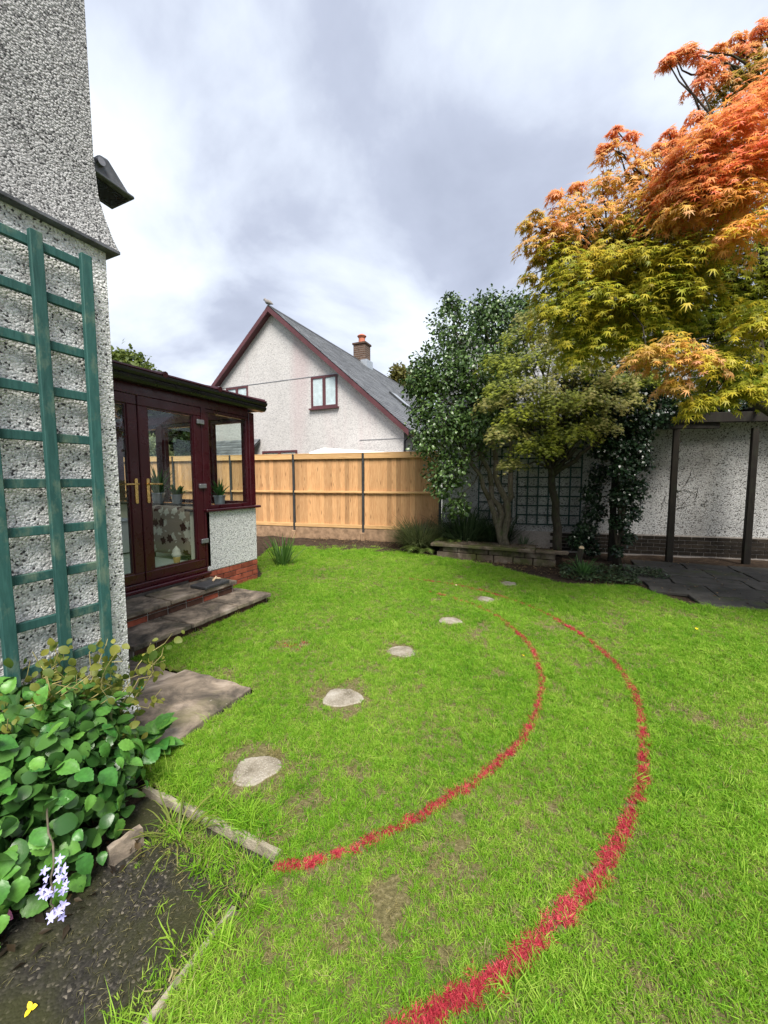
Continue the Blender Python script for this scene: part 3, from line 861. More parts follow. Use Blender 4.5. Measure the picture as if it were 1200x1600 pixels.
pv = thing('paving', (-2.4, 1.7, 0), 'weathered stone slabs between the house corner and the lawn', 'paving')
slab(MB(), -2.60, -1.93, 1.30, 2.0, -.03, .028, .012, 8).build('slab', M['slab'], pv, bevel=.008, seg=2)
slab(MB(), -3.17, -2.615, 1.28, 1.94, -.035, .018, .010, 8).build('slab', M['slab'], pv, bevel=.008, seg=2)
slab(MB(), -3.75, -3.185, 1.28, 1.92, -.035, .010, .010, 8).build('slab', M['slab'], pv, bevel=.008, seg=2)
mt = MB(); slab(mt, -3.80, -3.56, 3.03, 3.38, .262, .296, .004)
tag(mt.build('slate_tile', M['slateblack'], None, (-3.68, 3.2, .262), bevel=.006), 'loose black slate lying on the top door step', 'slate')
tg = MB(); tg.tube([(-3.72, 3.27, .302), (-3.70, 3.30, .325), (-3.66, 3.33, .318), (-3.69, 3.36, .305)], [.012, .014, .012, .006], 7); tg.tube([(-3.68, 3.24, .304), (-3.69, 3.30, .335), (-3.73, 3.33, .34)], [.01, .011, .006], 7)
tag(tg.build('wood_scrap', M['cutwood'], None, (-3.7, 3.3, .298), smooth=True), 'small twisted brown scrap on top of the loose slate', 'wood scrap')
gb = at(225, 1080, 2.56)
g_ = MB().lathe((-2.63, 1.66, .019), [(.012, 0), (.022, .006), (.026, .018), (.022, .030), (.010, .036)], 12)
tag(g_.build('plastic_ball', M['green_plastic'], None, (-2.63, 1.66, .019), smooth=True), 'bright green plastic blob lying on the stone slab', 'ball')

# ------------------------------------------------------------------ timber fence
def fy(x): return 8.85 + .157 * x
FD = Vector((1, .157, 0)).normalized(); FN = Vector((FD.y, -FD.x, 0))   # along, towards the garden
fe = thing('timber_fence', (-6, fy(-6), 0), 'new orange-brown timber panel fence with dark posts across the garden end', 'fence')
FM = frame(FD, (0, 0, 1))
boards = []
for q in range(4):
    mb = MB(); mb.obox((0, 0, 0), .118, .018, 1.66, Matrix.Identity(3)); me = mb.mesh('board'); me.materials.append(M['fence']); boards.append(me)
PX = [-2.41 - 1.81 * k for k in range(7)]
for i, x in enumerate(PX):
    p = Vector((x, fy(x), 0))
    MB().obox(p + Vector((0, 0, 1.07)), .055, .075, 2.14, FM).build('post', M['steel'], fe, bevel=.005)
    if i: MB().obox(p + FN * .045 + Vector((0, 0, .10)), .10, .07, .26, FM).build('post_footing', M['gravelboard'], fe, bevel=.01)
for i in range(6):
    a = Vector((PX[i + 1], fy(PX[i + 1]), 0)) + FD * .03; b = Vector((PX[i], fy(PX[i]), 0)) - FD * .03; L = (b - a).length; mid = (a + b) / 2
    nb_ = 16
    for k in range(nb_):
        w_ = L / nb_
        o = piece(boards[k % 4], 'board', fe, a + FD * (w_ * (k + .5)) - FN * (.012 + (.006 if k % 2 else 0)) + Vector((0, 0, 1.19 + random.uniform(-.006, .006))), FM @ Matrix.Rotation(R(3.5), 3, 'Z') @ Matrix.Rotation(random.uniform(-.003, .003), 3, 'Y'), (w_ / .118 * 1.02, 1, 1))
    for z, h, dd in ((2.06, .115, .030), (1.205, .05, .036), (.375, .085, .030)):
        o = MB().obox((0, 0, 0), L, .035, h, Matrix.Identity(3)).build('rail', M['rail'], fe, (0, 0, 0), bevel=.004)
        o.location = mid + FN * dd + Vector((0, 0, z)) - ORG[fe.name]; o.rotation_euler = FM.to_euler()
    o = MB().obox((0, 0, 0), L + .03, .07, .022, Matrix.Identity(3)).build('capping', M['rail'], fe, (0, 0, 0), bevel=.003)
    o.location = mid + FN * .015 + Vector((0, 0, 2.13)) - ORG[fe.name]; o.rotation_euler = FM.to_euler()
    o = MB().obox((0, 0, 0), L, .05, .30, Matrix.Identity(3)).build('gravel_board', M['gravelboard'], fe, (0, 0, 0), bevel=.008)
    o.location = mid + FN * .01 + Vector((0, 0, .175)) - ORG[fe.name]; o.rotation_euler = FM.to_euler()


# ------------------------------------------------------------------ roofs of slates
def slates(o, along, up, L, W, gauge, width, name, parent, th=.012):
    """courses of slates on a slope; one mesh"""
    o = np.array(o, float); a = np.array(along, float); u = np.array(up, float); a /= np.linalg.norm(a); u /= np.linalg.norm(u); n = np.cross(a, u); n = n if n[2] > 0 else -n
    V = []; F = []; C = []
    for r_ in range(int(W / gauge)):
        off = -(width / 2) * (r_ % 2)
        for k in range(int(L / width) + 1):
            x0 = max(off + k * width, 0); x1 = min(off + (k + 1) * width - .004, L)
            if x1 - x0 < .03: continue
            y0 = r_ * gauge; y1 = min((r_ + 1.25) * gauge, W); dz = rng.uniform(0, .006)
            b = len(V)
            for (x, y, z) in ((x0, y0, .0), (x1, y0, .0), (x1, y1, -.012), (x0, y1, -.012)):
                V.append(o + a * x + u * y + n * (z + th + dz))
            for (x, y) in ((x0, y0), (x1, y0)): V.append(o + a * x + u * y)
            F += [(b, b + 1, b + 2, b + 3), (b + 4, b + 5, b + 1, b)]
            c = rng.uniform(.72, 1.1); C += [(c, c, c)] * 6
    r = fastmesh(name, V, np.array(F), M['slate'], np.array(C), parent)
    r['kind'] = 'stuff'
    return r


# ------------------------------------------------------------------ neighbour's gabled house
GY = 12.0; AX, AZ = -10.0, 7.93; EX, EZ = -4.42, 3.12; WXL = 2 * AX - EX
nh = thing('gabled_house', (AX, 16, 0), 'pale rendered house with steep slate roof and brick chimney behind the fence', 'house')
LEN = 15.0
MB().prism([(WXL + .25, GY, 0), (EX - .25, GY, 0), (EX - .25, GY, EZ + .10), (AX, GY, AZ - .12), (WXL + .25, GY, EZ + .10)], (0, LEN, 0)).build('wall', M['gable'], nh)
sl2 = (AZ - EZ) / (EX - AX)
for sgn, nm in ((1, 'right'), (-1, 'left')):
    ex = AX + sgn * (EX - AX)
    # roof deck (thick board) + slates
    MB().prism([(AX, GY - .22, AZ), (ex, GY - .22, EZ), (ex, GY - .22, EZ - .10), (AX, GY - .22, AZ - .10)], (0, LEN + .4, 0)).build('roof_deck', M['steel'], nh)
    upv = Vector((AX - ex, 0, AZ - EZ)); W_ = upv.length
    slates((ex, GY - .24, EZ + .005), (0, 1, 0), upv, LEN + .4, W_, .19, .30, 'roof_slates', nh, .016)
    # bargeboard
    q = [(AX, GY - .27, AZ - .015), (ex, GY - .27, EZ - .015), (ex, GY - .27, EZ - .20), (AX, GY - .27, AZ - .21)]
    MB().prism(q, (0, .045, 0)).build('bargeboard', M['barge'], nh)
    q = [(AX, GY - .225, AZ - .14), (ex, GY - .225, EZ - .14), (ex, GY - .225, EZ - .17), (AX, GY - .225, AZ - .175)]
    MB().prism(q, (0, .224, 0)).build('soffit', M['barge'], nh)
mb = MB()
for k in range(34):
    y = GY - .24 + k * .45
    MB().prism([(AX - .13, y, AZ - .075), (AX, y, AZ + .055), (AX + .13, y, AZ - .075), (AX + .11, y, AZ - .09), (AX, y, AZ + .03), (AX - .11, y, AZ - .09)], (0, .44, 0)).build('ridge_tile', M['slateblack'], nh)
MB().box(-12.92, -7.07, GY - .012, GY - .002, 5.225, 5.245).build('render_joint', M['grey'], nh)
MB().box(EX - 1.9, EX - .25, GY - .012, GY - .002, 2.86, 2.88).build('render_joint', M['grey'], nh)


def nwin(parent, x0, x1, z0, z1, curt=True):
    w_ = MB(); f = .075; ym = GY - .03
    w_.box(x0, x1, ym, GY + .05, z0, z0 + f); w_.box(x0, x1, ym, GY + .05, z1 - f, z1)
    w_.box(x0, x0 + f, ym, GY + .05, z0 + f, z1 - f); w_.box(x1 - f, x1, ym, GY + .05, z0 + f, z1 - f)
    xm = (x0 + x1) / 2; w_.box(xm - f * .8, xm + f * .8, ym, GY + .05, z0 + f, z1 - f)
    wi = w_.build('window', M['barge'], parent)
    for a, b in ((x0 + f, xm - f * .8), (xm + f * .8, x1 - f)):
        MB().box(a - .005, b + .005, GY - .008, GY - .004, z0 + f - .005, z1 - f + .005).build('pane', M['glass'], wi)
        if curt:
            pts = []; n = 24
            for i in range(n + 1): pts.append((a + (b - a) * i / n, GY - .0015 - .0012 * math.sin(i * 1.9)))
            c_ = MB(); c_.add([(x, y, z0 + f) for x, y in pts] + [(x, y, z1 - f) for x, y in pts], [(i, i + 1, n + 2 + i, n + 1 + i) for i in range(n)]); c_.build('curtain', M['curtain'], wi)
    MB().box(x0 - .06, x1 + .06, GY - .11, GY - .001, z0 - .07, z0 - .012).build('sill', M['barge'], wi)
    return wi


nwin(nh, -8.30, -7.19, 4.10, 5.215); nwin(nh, -12.45, -11.30, 4.10, 5.215); nwin(nh, -10.65, -8.97, 1.35, 2.62, False)
# chimney with bricks as courses
ch = MB(); CHX, CHY = AX, 19.3; ch.box(CHX - .36, CHX + .36, CHY - .32, CHY + .32, 7.0, 8.80).build('chimney', M['brickchim'], nh, bevel=.01)
chim = [o for o in COL.objects if o.name.startswith('chimney')][-1]
for k in range(11):
    z = 7.55 + k * .11
    MB().box(CHX - .363, CHX + .363, CHY - .323, CHY + .323, z, z + .012).build('mortar_joint', M['mortar'], chim)
MB().box(CHX - .41, CHX + .41, CHY - .37, CHY + .37, 8.801, 8.90).build('cap', M['brickchim'], chim, bevel=.01)
MB().box(CHX + .1, CHX + .50, CHY - .37, CHY + .33, 7.40, 7.95).build('flashing', M['zinc'], chim)
MB().lathe((CHX, CHY, 8.90), [(.22, 0), (.19, .04), (.17, .30), (.21, .33), (.21, .37), (.17, .38)], 14).build('chimney_pot', M['terracotta'], chim, smooth=False)
MB().lathe((CHX, CHY, 9.285), [(.25, 0), (.25, .03), (.18, .08), (.08, .13), (.03, .15)], 14).build('pot_cowl', M['terracotta'], chim)
# roof lights on right slope
nrm = Vector((sl2, 0, 1)).normalized(); dn = Vector((EX - AX, 0, EZ - AZ)).normalized()
for y, s_, L_, w_ in ((16.6, .60, 1.1, .75),):
    c = Vector((AX, y, AZ)) + dn * (Vector((EX - AX, 0, EZ - AZ)).length * s_)
    mrl = Matrix((dn, Vector((0, 1, 0)), nrm)).transposed()
    rl = MB().obox(c + nrm * .05, L_, w_, .09, mrl).build('roof_window', M['steel'], nh)
    MB().obox(c + nrm * .10, L_ - .16, w_ - .16, .02, mrl).build('pane', M['zinc'], rl)
MB().tube([(EX + .02, GY - .15, EZ - .12), (EX + .02, GY + LEN, EZ - .12)], .06, 8).build('gutter', M['black'], nh)
MB().tube([(EX - .0, GY - .02, EZ - .15), (EX - .20, GY - .05, EZ - .35), (EX - .22, GY - .05, .1)], .04, 8).build('downpipe', M['black'], nh)

# bird on the ridge
bd = MB(); bx_, by_, bz_ = AX - .12, GY - .05, AZ + .16
bd.tube([(bx_ + .20, by_, bz_ - .05), (bx_ + .12, by_, bz_), (bx_ + .02, by_, bz_ + .05), (bx_ - .08, by_, bz_ + .09), (bx_ - .13, by_, bz_ + .13), (bx_ - .155, by_, bz_ + .17), (bx_ - .18, by_, bz_ + .195), (bx_ - .22, by_, bz_ + .19), (bx_ - .26, by_, bz_ + .18)],
        [.012, .045, .085, .085, .06, .05, .048, .03, .004], 10)
for s_ in (-.03, .03): bd.tube([(bx_ - .02, by_ + s_, bz_ + .0), (bx_ - .02, by_ + s_, bz_ - .16)], .008, 5)
tag(bd.build('bird', M['bird'], None, (bx_, by_, bz_ - .11), smooth=True), 'small grey bird perched on the gable ridge', 'bird')

# white cover between the fence and the gable
wc = MB()
wc.add([(-7.72, 10.9, 2.42), (-5.05, 10.9, 2.36), (-5.05, 11.6, 2.40), (-7.55, 11.6, 2.64), (-7.72, 10.9, 0), (-5.05, 10.9, 0), (-5.05, 11.6, 0), (-7.55, 11.6, 0)],
       [(0, 1, 2, 3), (0, 4, 5, 1), (1, 5, 6, 2), (2, 6, 7, 3), (3, 7, 4, 0), (7, 6, 5, 4)])
tag(wc.build('white_cover', M['white'], None, (-6.4, 11.2, 0), bevel=.06, seg=3), 'white flat-topped cover just showing above the fence before the gable', 'cover')

# lean-to with slate roof seen through the conservatory
sh = thing('slate_outbuilding', (-15, 14, 0), 'low outbuilding with grey slate roof seen through the conservatory window', 'outbuilding')
MB().box(-13.9, -10.9, 11.0, 11.9, 0, 2.1).build('wall', M['gable'], sh)
MB().prism([(-14.1, 10.8, 2.12), (-14.1, 11.95, 3.1), (-14.1, 11.95, 3.02), (-14.1, 10.8, 2.04)], (3.4, 0, 0)).build('roof_deck', M['steel'], sh)
slates((-14.1, 10.78, 2.13), (1, 0, 0), (0, 1.17, .98), 3.4, 1.52, .19, .3, 'roof_slates', sh)

# ------------------------------------------------------------------ white rendered building on the right with slate roof
WD = Vector((1, .18, 0)).normalized(); WN = Vector((WD.y, -WD.x, 0)); W0 = Vector((-2.36, 8.85 - .18 * 2.36 + .05, 0)); WL = 10.0
bl = thing('white_outbuilding', W0 + WD * 5, 'white rendered low building with slate roof behind the pergola and trees', 'building')
WM = frame(WD, (0, 0, 1)); WB = -WN


def wp(s, d, z): return W0 + WD * s + WN * d + Vector((0, 0, z))


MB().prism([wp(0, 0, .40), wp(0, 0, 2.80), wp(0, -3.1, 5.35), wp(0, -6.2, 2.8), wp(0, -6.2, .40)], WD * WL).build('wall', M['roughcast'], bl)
MB().prism([wp(.0, .02, -.05), wp(.0, .02, .398), wp(.0, -6.2, .398), wp(.0, -6.2, -.05)], WD * WL).build('plinth_core', M['mortar'], bl)
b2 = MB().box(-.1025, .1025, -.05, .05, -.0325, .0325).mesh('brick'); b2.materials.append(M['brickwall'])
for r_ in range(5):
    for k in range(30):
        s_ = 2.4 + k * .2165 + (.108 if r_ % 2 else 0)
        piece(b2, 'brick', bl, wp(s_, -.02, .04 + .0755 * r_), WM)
upv = wp(0, -3.1, 5.45) - wp(0, .30, 2.70)
slates(wp(-.15, .30, 2.70), WD, upv, WL + .3, upv.length, .20, .30, 'roof_slates', bl, .016)
MB().prism([wp(-.15, .30, 2.66), wp(-.15, .30, 2.70), wp(-.15, -3.1, 5.45), wp(-.15, -3.1, 5.37)], WD * (WL + .3)).build('roof_deck', M['steel'], bl)
MB().prism([wp(-.1, .25, 2.60), wp(-.1, .25, 2.66), wp(-.1, .002, 2.66), wp(-.1, .002, 2.60)], WD * (WL + .2)).build('soffit', M['black'], bl)
MB().tube([wp(-.15, .36, 2.66), wp(WL + .15, .36, 2.66)], .06, 8).build('gutter', M['black'], bl)
MB().tube([wp(-.15, -3.1, 5.47), wp(WL + .15, -3.1, 5.47)], .09, 8).build('ridge_tiles', M['slateblack'], bl)


def trellis_panel(name, s0, s1, z0, z1, step, label):
    t_ = thing(name, wp((s0 + s1) / 2, .05, z0), label, 'trellis', 'dark trellises on the white wall')
    n = max(1, round((s1 - s0) / step))
    for i in range(n + 1):
        s_ = s0 + (s1 - s0) * i / n
        o = MB().box(-.014, .014, -.01, .01, -(z1 - z0) / 2, (z1 - z0) / 2).build('upright', M['darktrellis'], t_, (0, 0, 0))
        o.location = wp(s_, .055, (z0 + z1) / 2) - ORG[t_.name]; o.rotation_euler = WM.to_euler()
    k = round((z1 - z0) / step)
    for i in range(k + 1):
        z = z0 + (z1 - z0) * i / k
        o = MB().box(-(s1 - s0) / 2, (s1 - s0) / 2, -.01, .01, -.014, .014).build('crossbar', M['darktrellis'], t_, (0, 0, 0))
        o.location = wp((s0 + s1) / 2, .032, z) - ORG[t_.name]; o.rotation_euler = WM.to_euler()


trellis_panel('wall_trellis', .80, 1.50, .62, 2.2, .20, 'narrow dark trellis panel left of the pale multi-stemmed trunk')
trellis_panel('wall_trellis', 1.60, 2.85, .55, 2.55, .205, 'wide dark green trellis panel behind the slender dark trunk')

# ------------------------------------------------------------------ raised bed with mossy capping
rb = thing('raised_bed', (-1, 7.5, 0), 'low mossy stone-faced raised bed with a flat capping slab', 'raised bed')
slab(MB(), -2.22, -.32, 7.19, 7.80, .205, .262, .018, 10).build('capping_slab', M['bedslab'], rb, bevel=.012, seg=2)
mb = MB(); x = -2.1; 
for r_, (z0, z1) in enumerate(((-.04, .095), (.103, .202))):
    x = -2.12 + (.12 if r_ else 0)
    while x < -.05:
        w_ = random.uniform(.22, .42); slab(MB(), x, min(x + w_, .16) - .012, 7.25 + random.uniform(-.012, .012), 7.42, z0, z1, .006, 4).build('stone', M['bedslab'], rb, bevel=.012, seg=2); x += w_
MB().box(-2.08, .12, 7.30, 8.1, -.05, .16).build('bed_soil', M['soil'], rb)
slab(MB(), -.30, .22, 7.22, 7.44, .203, .245, .012, 5).build('capping_slab', M['bedslab'], rb, bevel=.012, seg=2)

# ------------------------------------------------------------------ patio
pt = bpy.data.objects.new('patio', None); link(pt, None, (3, 7, 0)); pt['kind'] = 'structure'
yv = 5.62; rows = [5.60, 6.12, 6.70, 7.25, 7.85, 8.4]
for r_ in range(5):
    x = {0: 1.62, 1: 1.22, 2: .98, 3: 1.05, 4: 1.3}[r_]
    while x < 8.2:
        w_ = random.uniform(.5, .95); slab(MB(), x, x + w_ - .018, rows[r_] + .18 * (x - 1) * .18, rows[r_ + 1] - .016 + .18 * (x - 1) * .18, -.03, .012 + random.uniform(-.005, .005), .014, 5).build('slab', M['patio'], pt, bevel=.006); x += w_

# ------------------------------------------------------------------ pergola
pg = thing('pergola', (2.4, 8.5, 0), 'old dark timber pergola standing against the white wall', 'pergola')
posts = [(.98, 8.32), (1.95, 8.62), (3.18, 8.98), (4.5, 9.2)]
for x, y in posts:
    o = MB().tube([(x, y, -.05), (x + random.uniform(-.02, .02), y, 2.42)], [.075, .066], 4).build('post', M['oldwood'], pg, bevel=.008)
for a, b, z, h in (((.3, 8.08), (2.6, 8.80), 2.50, .17), ((1.7, 8.50), (5.6, 9.55), 2.60, .17)):
    d = Vector((b[0] - a[0], b[1] - a[1], 0)); mb = MB(); mb.obox(((a[0] + b[0]) / 2, (a[1] + b[1]) / 2, z), d.length, .07, h, frame(d, (0, 0, 1))); mb.build('beam', M['oldwood'], pg, bevel=.006)
for k in range(6):
    p = Vector((.55 + k * .85, 8.13 + .3 * .85 * k, 2.72)); dd = Vector((.25, -1, 0))
    o = MB().obox(p + dd * .1, .85, .055, .10, frame(dd, (0, 0, 1))).build('rafter', M['oldwood'], pg, bevel=.005)

# ------------------------------------------------------------------ foliage helpers
def clump_leaves(centres, n_per, tmpl, size, ca, cb, flat=1.0, shell_=.55, updir=.6, out=.8):
    """leaves spread through ellipsoid clumps; centres: list of (Vector, radius)"""
    parts = []
    for c, r, *rest in centres:
        cc, dd = (rest[0] if rest else (ca, cb)); n = int(n_per * (r / .5) ** 2)
        u_ = unit(n); rad = r * (shell_ + (1 - shell_) * rng.uniform(size=n)) * (1 + .28 * np.sin(u_[:, 0] * 9 + c[0] * 5) * np.sin(u_[:, 2] * 8 + c[1] * 3))
        pos = np.array(c)[None] + u_ * rad[:, None] * np.array([1, 1, flat])
        zd = u_ * out + np.array([0, 0, updir]) + rng.normal(0, .45, (n, 3)); xd = u_ * .6 + rng.normal(0, .6, (n, 3)) + np.array([0, 0, -.35])
        parts.append(leaves(tmpl, pos, xd, zd, size * rng.uniform(.65, 1.2, n), lerpc(cc, dd, rng.uniform(size=n) ** 1.3)))
    return join(parts)


def limb(mb, a, b, r0, r1, wob=.08, n=6, seg=7, sag=0):
    a = Vector(a); b = Vector(b); L = (b - a).length; pts = []; rr = []
    for i in range(n + 1):
        t_ = i / n; j = Vector((random.uniform(-1, 1), random.uniform(-1, 1), random.uniform(-1, 1))) * wob * L * math.sin(math.pi * t_)
        pts.append(a.lerp(b, t_) + j * .5 + Vector((0, 0, sag * math.sin(math.pi * t_)))); rr.append(r0 + (r1 - r0) * t_)
    mb.tube(pts, rr, seg)
    return pts


# evergreen shrub-tree against the wall
eg = thing('evergreen_tree', (-1.0, 7.75, .1), 'dark glossy evergreen with pale twisted trunks beside the fence end', 'tree')
EC = []
for px, py, d, r in ((715, 520, 8., .62), (770, 500, 8.1, .55), (690, 585, 7.7, .62), (745, 585, 7.6, .70), (668, 600, 7.8, .38), (690, 660, 7.5, .62), (745, 665, 7.4, .62), (700, 730, 7.5, .50),
                     (660, 640, 7.7, .35), (715, 790, 7.5, .28), (790, 560, 8., .6), (805, 490, 8.3, .45), (770, 620, 7.7, .6), (655, 575, 7.9, .25), (648, 600, 7.6, .28), (665, 690, 7.4, .32), (690, 760, 7.4, .26), (760, 480, 8.1, .35), (705, 475, 8., .22), (700, 465, 8., .1), (820, 480, 8.4, .3)):
    EC.append((at(px, py, d), r))
tb = MB(); base = Vector((-.86, 7.62, .18))
for e, mid_ in ((at(735, 600, 7.7), at(768, 760, 7.5)), (at(780, 560, 8.0), at(775, 720, 7.7)), (at(700, 650, 7.6), at(765, 780, 7.45)), (at(805, 620, 8.1), at(798, 740, 7.8))):
    p = limb(tb, base + Vector((random.uniform(-.06, .06), random.uniform(-.05, .05), 0)), mid_, .075, .05, .12)
    limb(tb, p[-1], e, .05, .02, .12)
for c, r in EC: limb(tb, at(770, 690, 7.65), c, .022, .006, .15, 5, 5)
tb.build('trunk', M['bark'], eg, smooth=True)
V, F, C = clump_leaves(EC, 1050, oval_leaf(w=.6), .078, (.036, .075, .020), (.12, .20, .05), .95, .40)
fastmesh('crown', V, F, M['leafgloss'], C, eg)['kind'] = 'stuff'
# twig with large leaves at the top
V, F, C = clump_leaves([(at(703, 470, 8.), .13), (at(690, 487, 8.), .1), (at(712, 490, 8.), .1)], 330, oval_leaf(w=.6), .09, (.03, .07, .02), (.07, .13, .04), 1, .3)
fastmesh('top_sprig', V, F, M['leafgloss'], C, eg)['kind'] = 'stuff'


# spray-layered maples
def pad(c, r, n, tmpl, size, ca, cb, tip=None, out=Vector((0, 0, 0)), droop=.35, thick=.10):
    """a flat drooping spray of leaves"""
    a = rng.uniform(0, 2 * math.pi, n); q = np.sqrt(rng.uniform(size=n)); rr = r * q * (1 + .25 * np.sin(a * 3 + c[0] * 7) + .15 * np.sin(a * 7 + c[2] * 5))
    dirv = np.stack([np.cos(a), np.sin(a), np.zeros(n)], -1)
    pos = np.array(c)[None] + dirv * rr[:, None]; pos[:, 2] += -droop * rr * rr / r + rng.normal(0, thick * r, n)
    o_ = np.array(out)[None]
    xd = dirv * .8 + o_ * .9 + rng.normal(0, .35, (n, 3)); xd[:, 2] -= .45 + .35 * q
    zd = np.array([0, 0, 1.])[None] + dirv * .5 * q[:, None] + o_ * .35 + rng.normal(0, .28, (n, 3))
    t_ = np.clip(rng.uniform(size=n) * .7 + .3 * q, 0, 1)
    col = lerpc(ca, cb, t_)
    if tip is not None:
        k = np.clip((q - .55) * 1.6 + rng.normal(0, .2, n), 0, 1); col = col * (1 - k[:, None]) + np.array(tip)[None] * k[:, None]
    col = col * rng.uniform(.8, 1.15, (n, 1))
    return pos, xd, zd, size * rng.uniform(.7, 1.2, n), col


GRN = (.11, .20, .018); YG = (.36, .40, .03); YEL = (.64, .50, .045); ORA = (.86, .41, .10); RED = (.87, .26, .14); PNK = (.86, .42, .26); OLV = (.30, .33, .07); DGR = (.03, .07, .012); TAN = (.46, .40, .14)
toC = Vector((math.sin(TH), -math.cos(TH), 0))    # outward, towards the open garden

# smaller olive-green acer by the trellis
sa = thing('green_acer', (.05, 7.7, .1), 'olive-green layered acer on a slender dark forked trunk before the trellis', 'tree')
tb = MB(); b0 = Vector((.05, 7.72, .1)); f0 = at(862, 745, 7.0)
limb(tb, b0, f0, .085, .06, .06)
ends = []
L2 = MB()
PADS = []
for px, py, d, r in ((790, 600, 6.5, .42), (830, 560, 6.6, .50), (870, 530, 6.7, .5), (850, 500, 6.9, .45), (900, 570, 6.4, .5), (820, 640, 6.3, .45), (870, 620, 6.2, .5), (920, 620, 6.3, .5), (790, 670, 6.3, .35), (840, 690, 6.2, .40),
                     (885, 670, 6.2, .40), (930, 540, 6.7, .45), (960, 590, 6.4, .4), (800, 720, 6.4, .26), (780, 560, 6.8, .35), (815, 520, 7.0, .4), (880, 480, 7., .4), (930, 660, 6.3, .35), (835, 600, 6.2, .4), (770, 625, 6.5, .3), (905, 515, 6.8, .4), (950, 500, 6.9, .4), (975, 545, 6.7, .38), (1000, 590, 6.6, .36), (1020, 560, 6.8, .3), (900, 475, 7.1, .35), (860, 470, 7.2, .3), (980, 620, 6.5, .3), (830, 490, 7.1, .3)):
    PADS.append((at(px, py, d), r))
pt_ = []
ML = maple_leaf()
for c, r in PADS:
    hi = .5 + .5 * math.sin(c.x * 9 + c.z * 4)
    ca = tuple(np.array(DGR) * (1 - .3 * hi) + np.array(OLV) * .3 * hi); pt_.append(leaves(ML, *pad(c, r, int(1000 * (r / .45) ** 2), ML, .075, ca, OLV, TAN if hi > .55 else YG, toC * .5, .4, .16)))
    limb(tb, f0 + Vector((0, 0, random.uniform(0, .3))), c + Vector((0, 0, -.05)), .03, .006, .1, 6, 5, .05)
for c in (at(900, 700, 7.0), at(935, 690, 6.9), at(845, 690, 7.)): limb(tb, f0, c, .05, .03, .1)
tb.build('trunk', M['barkdark'], sa, smooth=True)
V, F, C = join(pt_)
fastmesh('crown', V, F, M['leaf'], C, sa)['kind'] = 'stuff'

# the big autumn maple on the right
TB = Vector((2.55, 5.35, 0))
mp = thing('autumn_maple', TB, 'large Japanese maple turning from green through yellow to orange-red at the right', 'tree')
tb = MB(); fork = TB + Vector((-.15, -.1, 1.55))
limb(tb, TB + Vector((0, 0, -.05)), fork, .13, .10, .05, 6, 10)
big = [at(1120, 420, 3.9), at(1060, 330, 4.0), at(1150, 260, 3.7), at(1190, 520, 3.7), at(1230, 150, 3.9), at(960, 420, 4.1), TB + Vector((.9, .6, 3.6)), TB + Vector((1.0, -.7, 3.2)), TB + Vector((.3, 1.1, 3.0))]
bigp = []
for e in big:
    p = limb(tb, fork + Vector((0, 0, random.uniform(-.1, .2))), e, .055, .022, .10, 7, 7, .1); bigp.append(e)
pd_ = []


def P(px, py, d, r, ca, cb, tip, n=150): pd_.append((at(px, py, d), r, ca, cb, tip, n))


# deep green heart of the crown
for px, py, d, r in ((960, 430, 4.2, .55), (1040, 420, 4.2, .6), (1110, 440, 4.1, .6), (1000, 480, 4.1, .5), (1080, 500, 4.0, .5), (1150, 400, 4.0, .55), (920, 380, 4.2, .45), (1000, 360, 4.2, .5), (1090, 340, 4.2, .55), (1180, 460, 3.9, .45), (1160, 560, 3.9, .4), (930, 500, 4.1, .4),
                     (1060, 300, 4.3, .5), (1180, 250, 4.2, .6)):
    P(px, py, d, r, DGR, GRN, YG, 190)
# yellow-green front layers
for px, py, d, r in ((890, 420, 3.6, .34), (940, 400, 3.6, .34), (990, 395, 3.5, .36), (880, 470, 3.6, .30), (925, 455, 3.5, .30), (970, 465, 3.5, .30), (1030, 440, 3.4, .34), (1060, 390, 3.4, .34), (1100, 380, 3.4, .30), (900, 505, 3.7, .28), (950, 520, 3.6, .28),
                     (1010, 500, 3.5, .25), (1090, 450, 3.5, .28), (985, 350, 3.7, .3), (870, 390, 3.7, .26), (1140, 590, 3.3, .24), (1110, 622, 3.3, .16), (1185, 580, 3.4, .24), (1175, 480, 3.2, .2), (1130, 540, 3.4, .26), (905, 545, 3.7, .2), (870, 430, 3.7, .2)):
    P(px, py, d, r, GRN, YG, YEL, 120)
# orange and red upper layers
for px, py, d, r in ((1110, 215, 3.3, .38), (1160, 180, 3.2, .36), (1070, 255, 3.4, .28), (1190, 235, 3.1, .34), (1140, 260, 3.2, .34), (1060, 300, 3.3, .22), (1195, 140, 3.4, .3), (1100, 290, 3.2, .24)):
    P(px, py, d, r, ORA, RED, RED, 190)
for px, py, d, r in ((1150, 300, 3.1, .26), (1060, 325, 3.2, .16), (1185, 345, 3.0, .22), (1150, 355, 3.0, .16), (1050, 535, 3.1, .22), (1010, 548, 3.1, .18), (1090, 555, 3.1, .18), (1055, 595, 3.1, .13)):
    P(px, py, d, r, YEL, ORA, PNK, 130)
for px, py, d, r in ((960, 235, 3.8, .18), (975, 275, 3.8, .26), (940, 285, 3.8, .20), (1010, 250, 3.8, .22), (890, 320, 3.7, .22), (925, 330, 3.7, .26), (850, 350, 3.7, .16), (835, 375, 3.7, .16), (1030, 290, 3.7, .26), (880, 365, 3.7, .22), (990, 310, 3.7, .3), (870, 350, 3.75, .2)):
    P(px, py, d, r, YG, ORA, PNK, 90)
for px, py, d, r in ((1165, 120, 3.9, .3), (1135, 135, 3.9, .22), (1195, 90, 3.9, .3)):
    P(px, py, d, r, GRN, YG, PNK, 110)
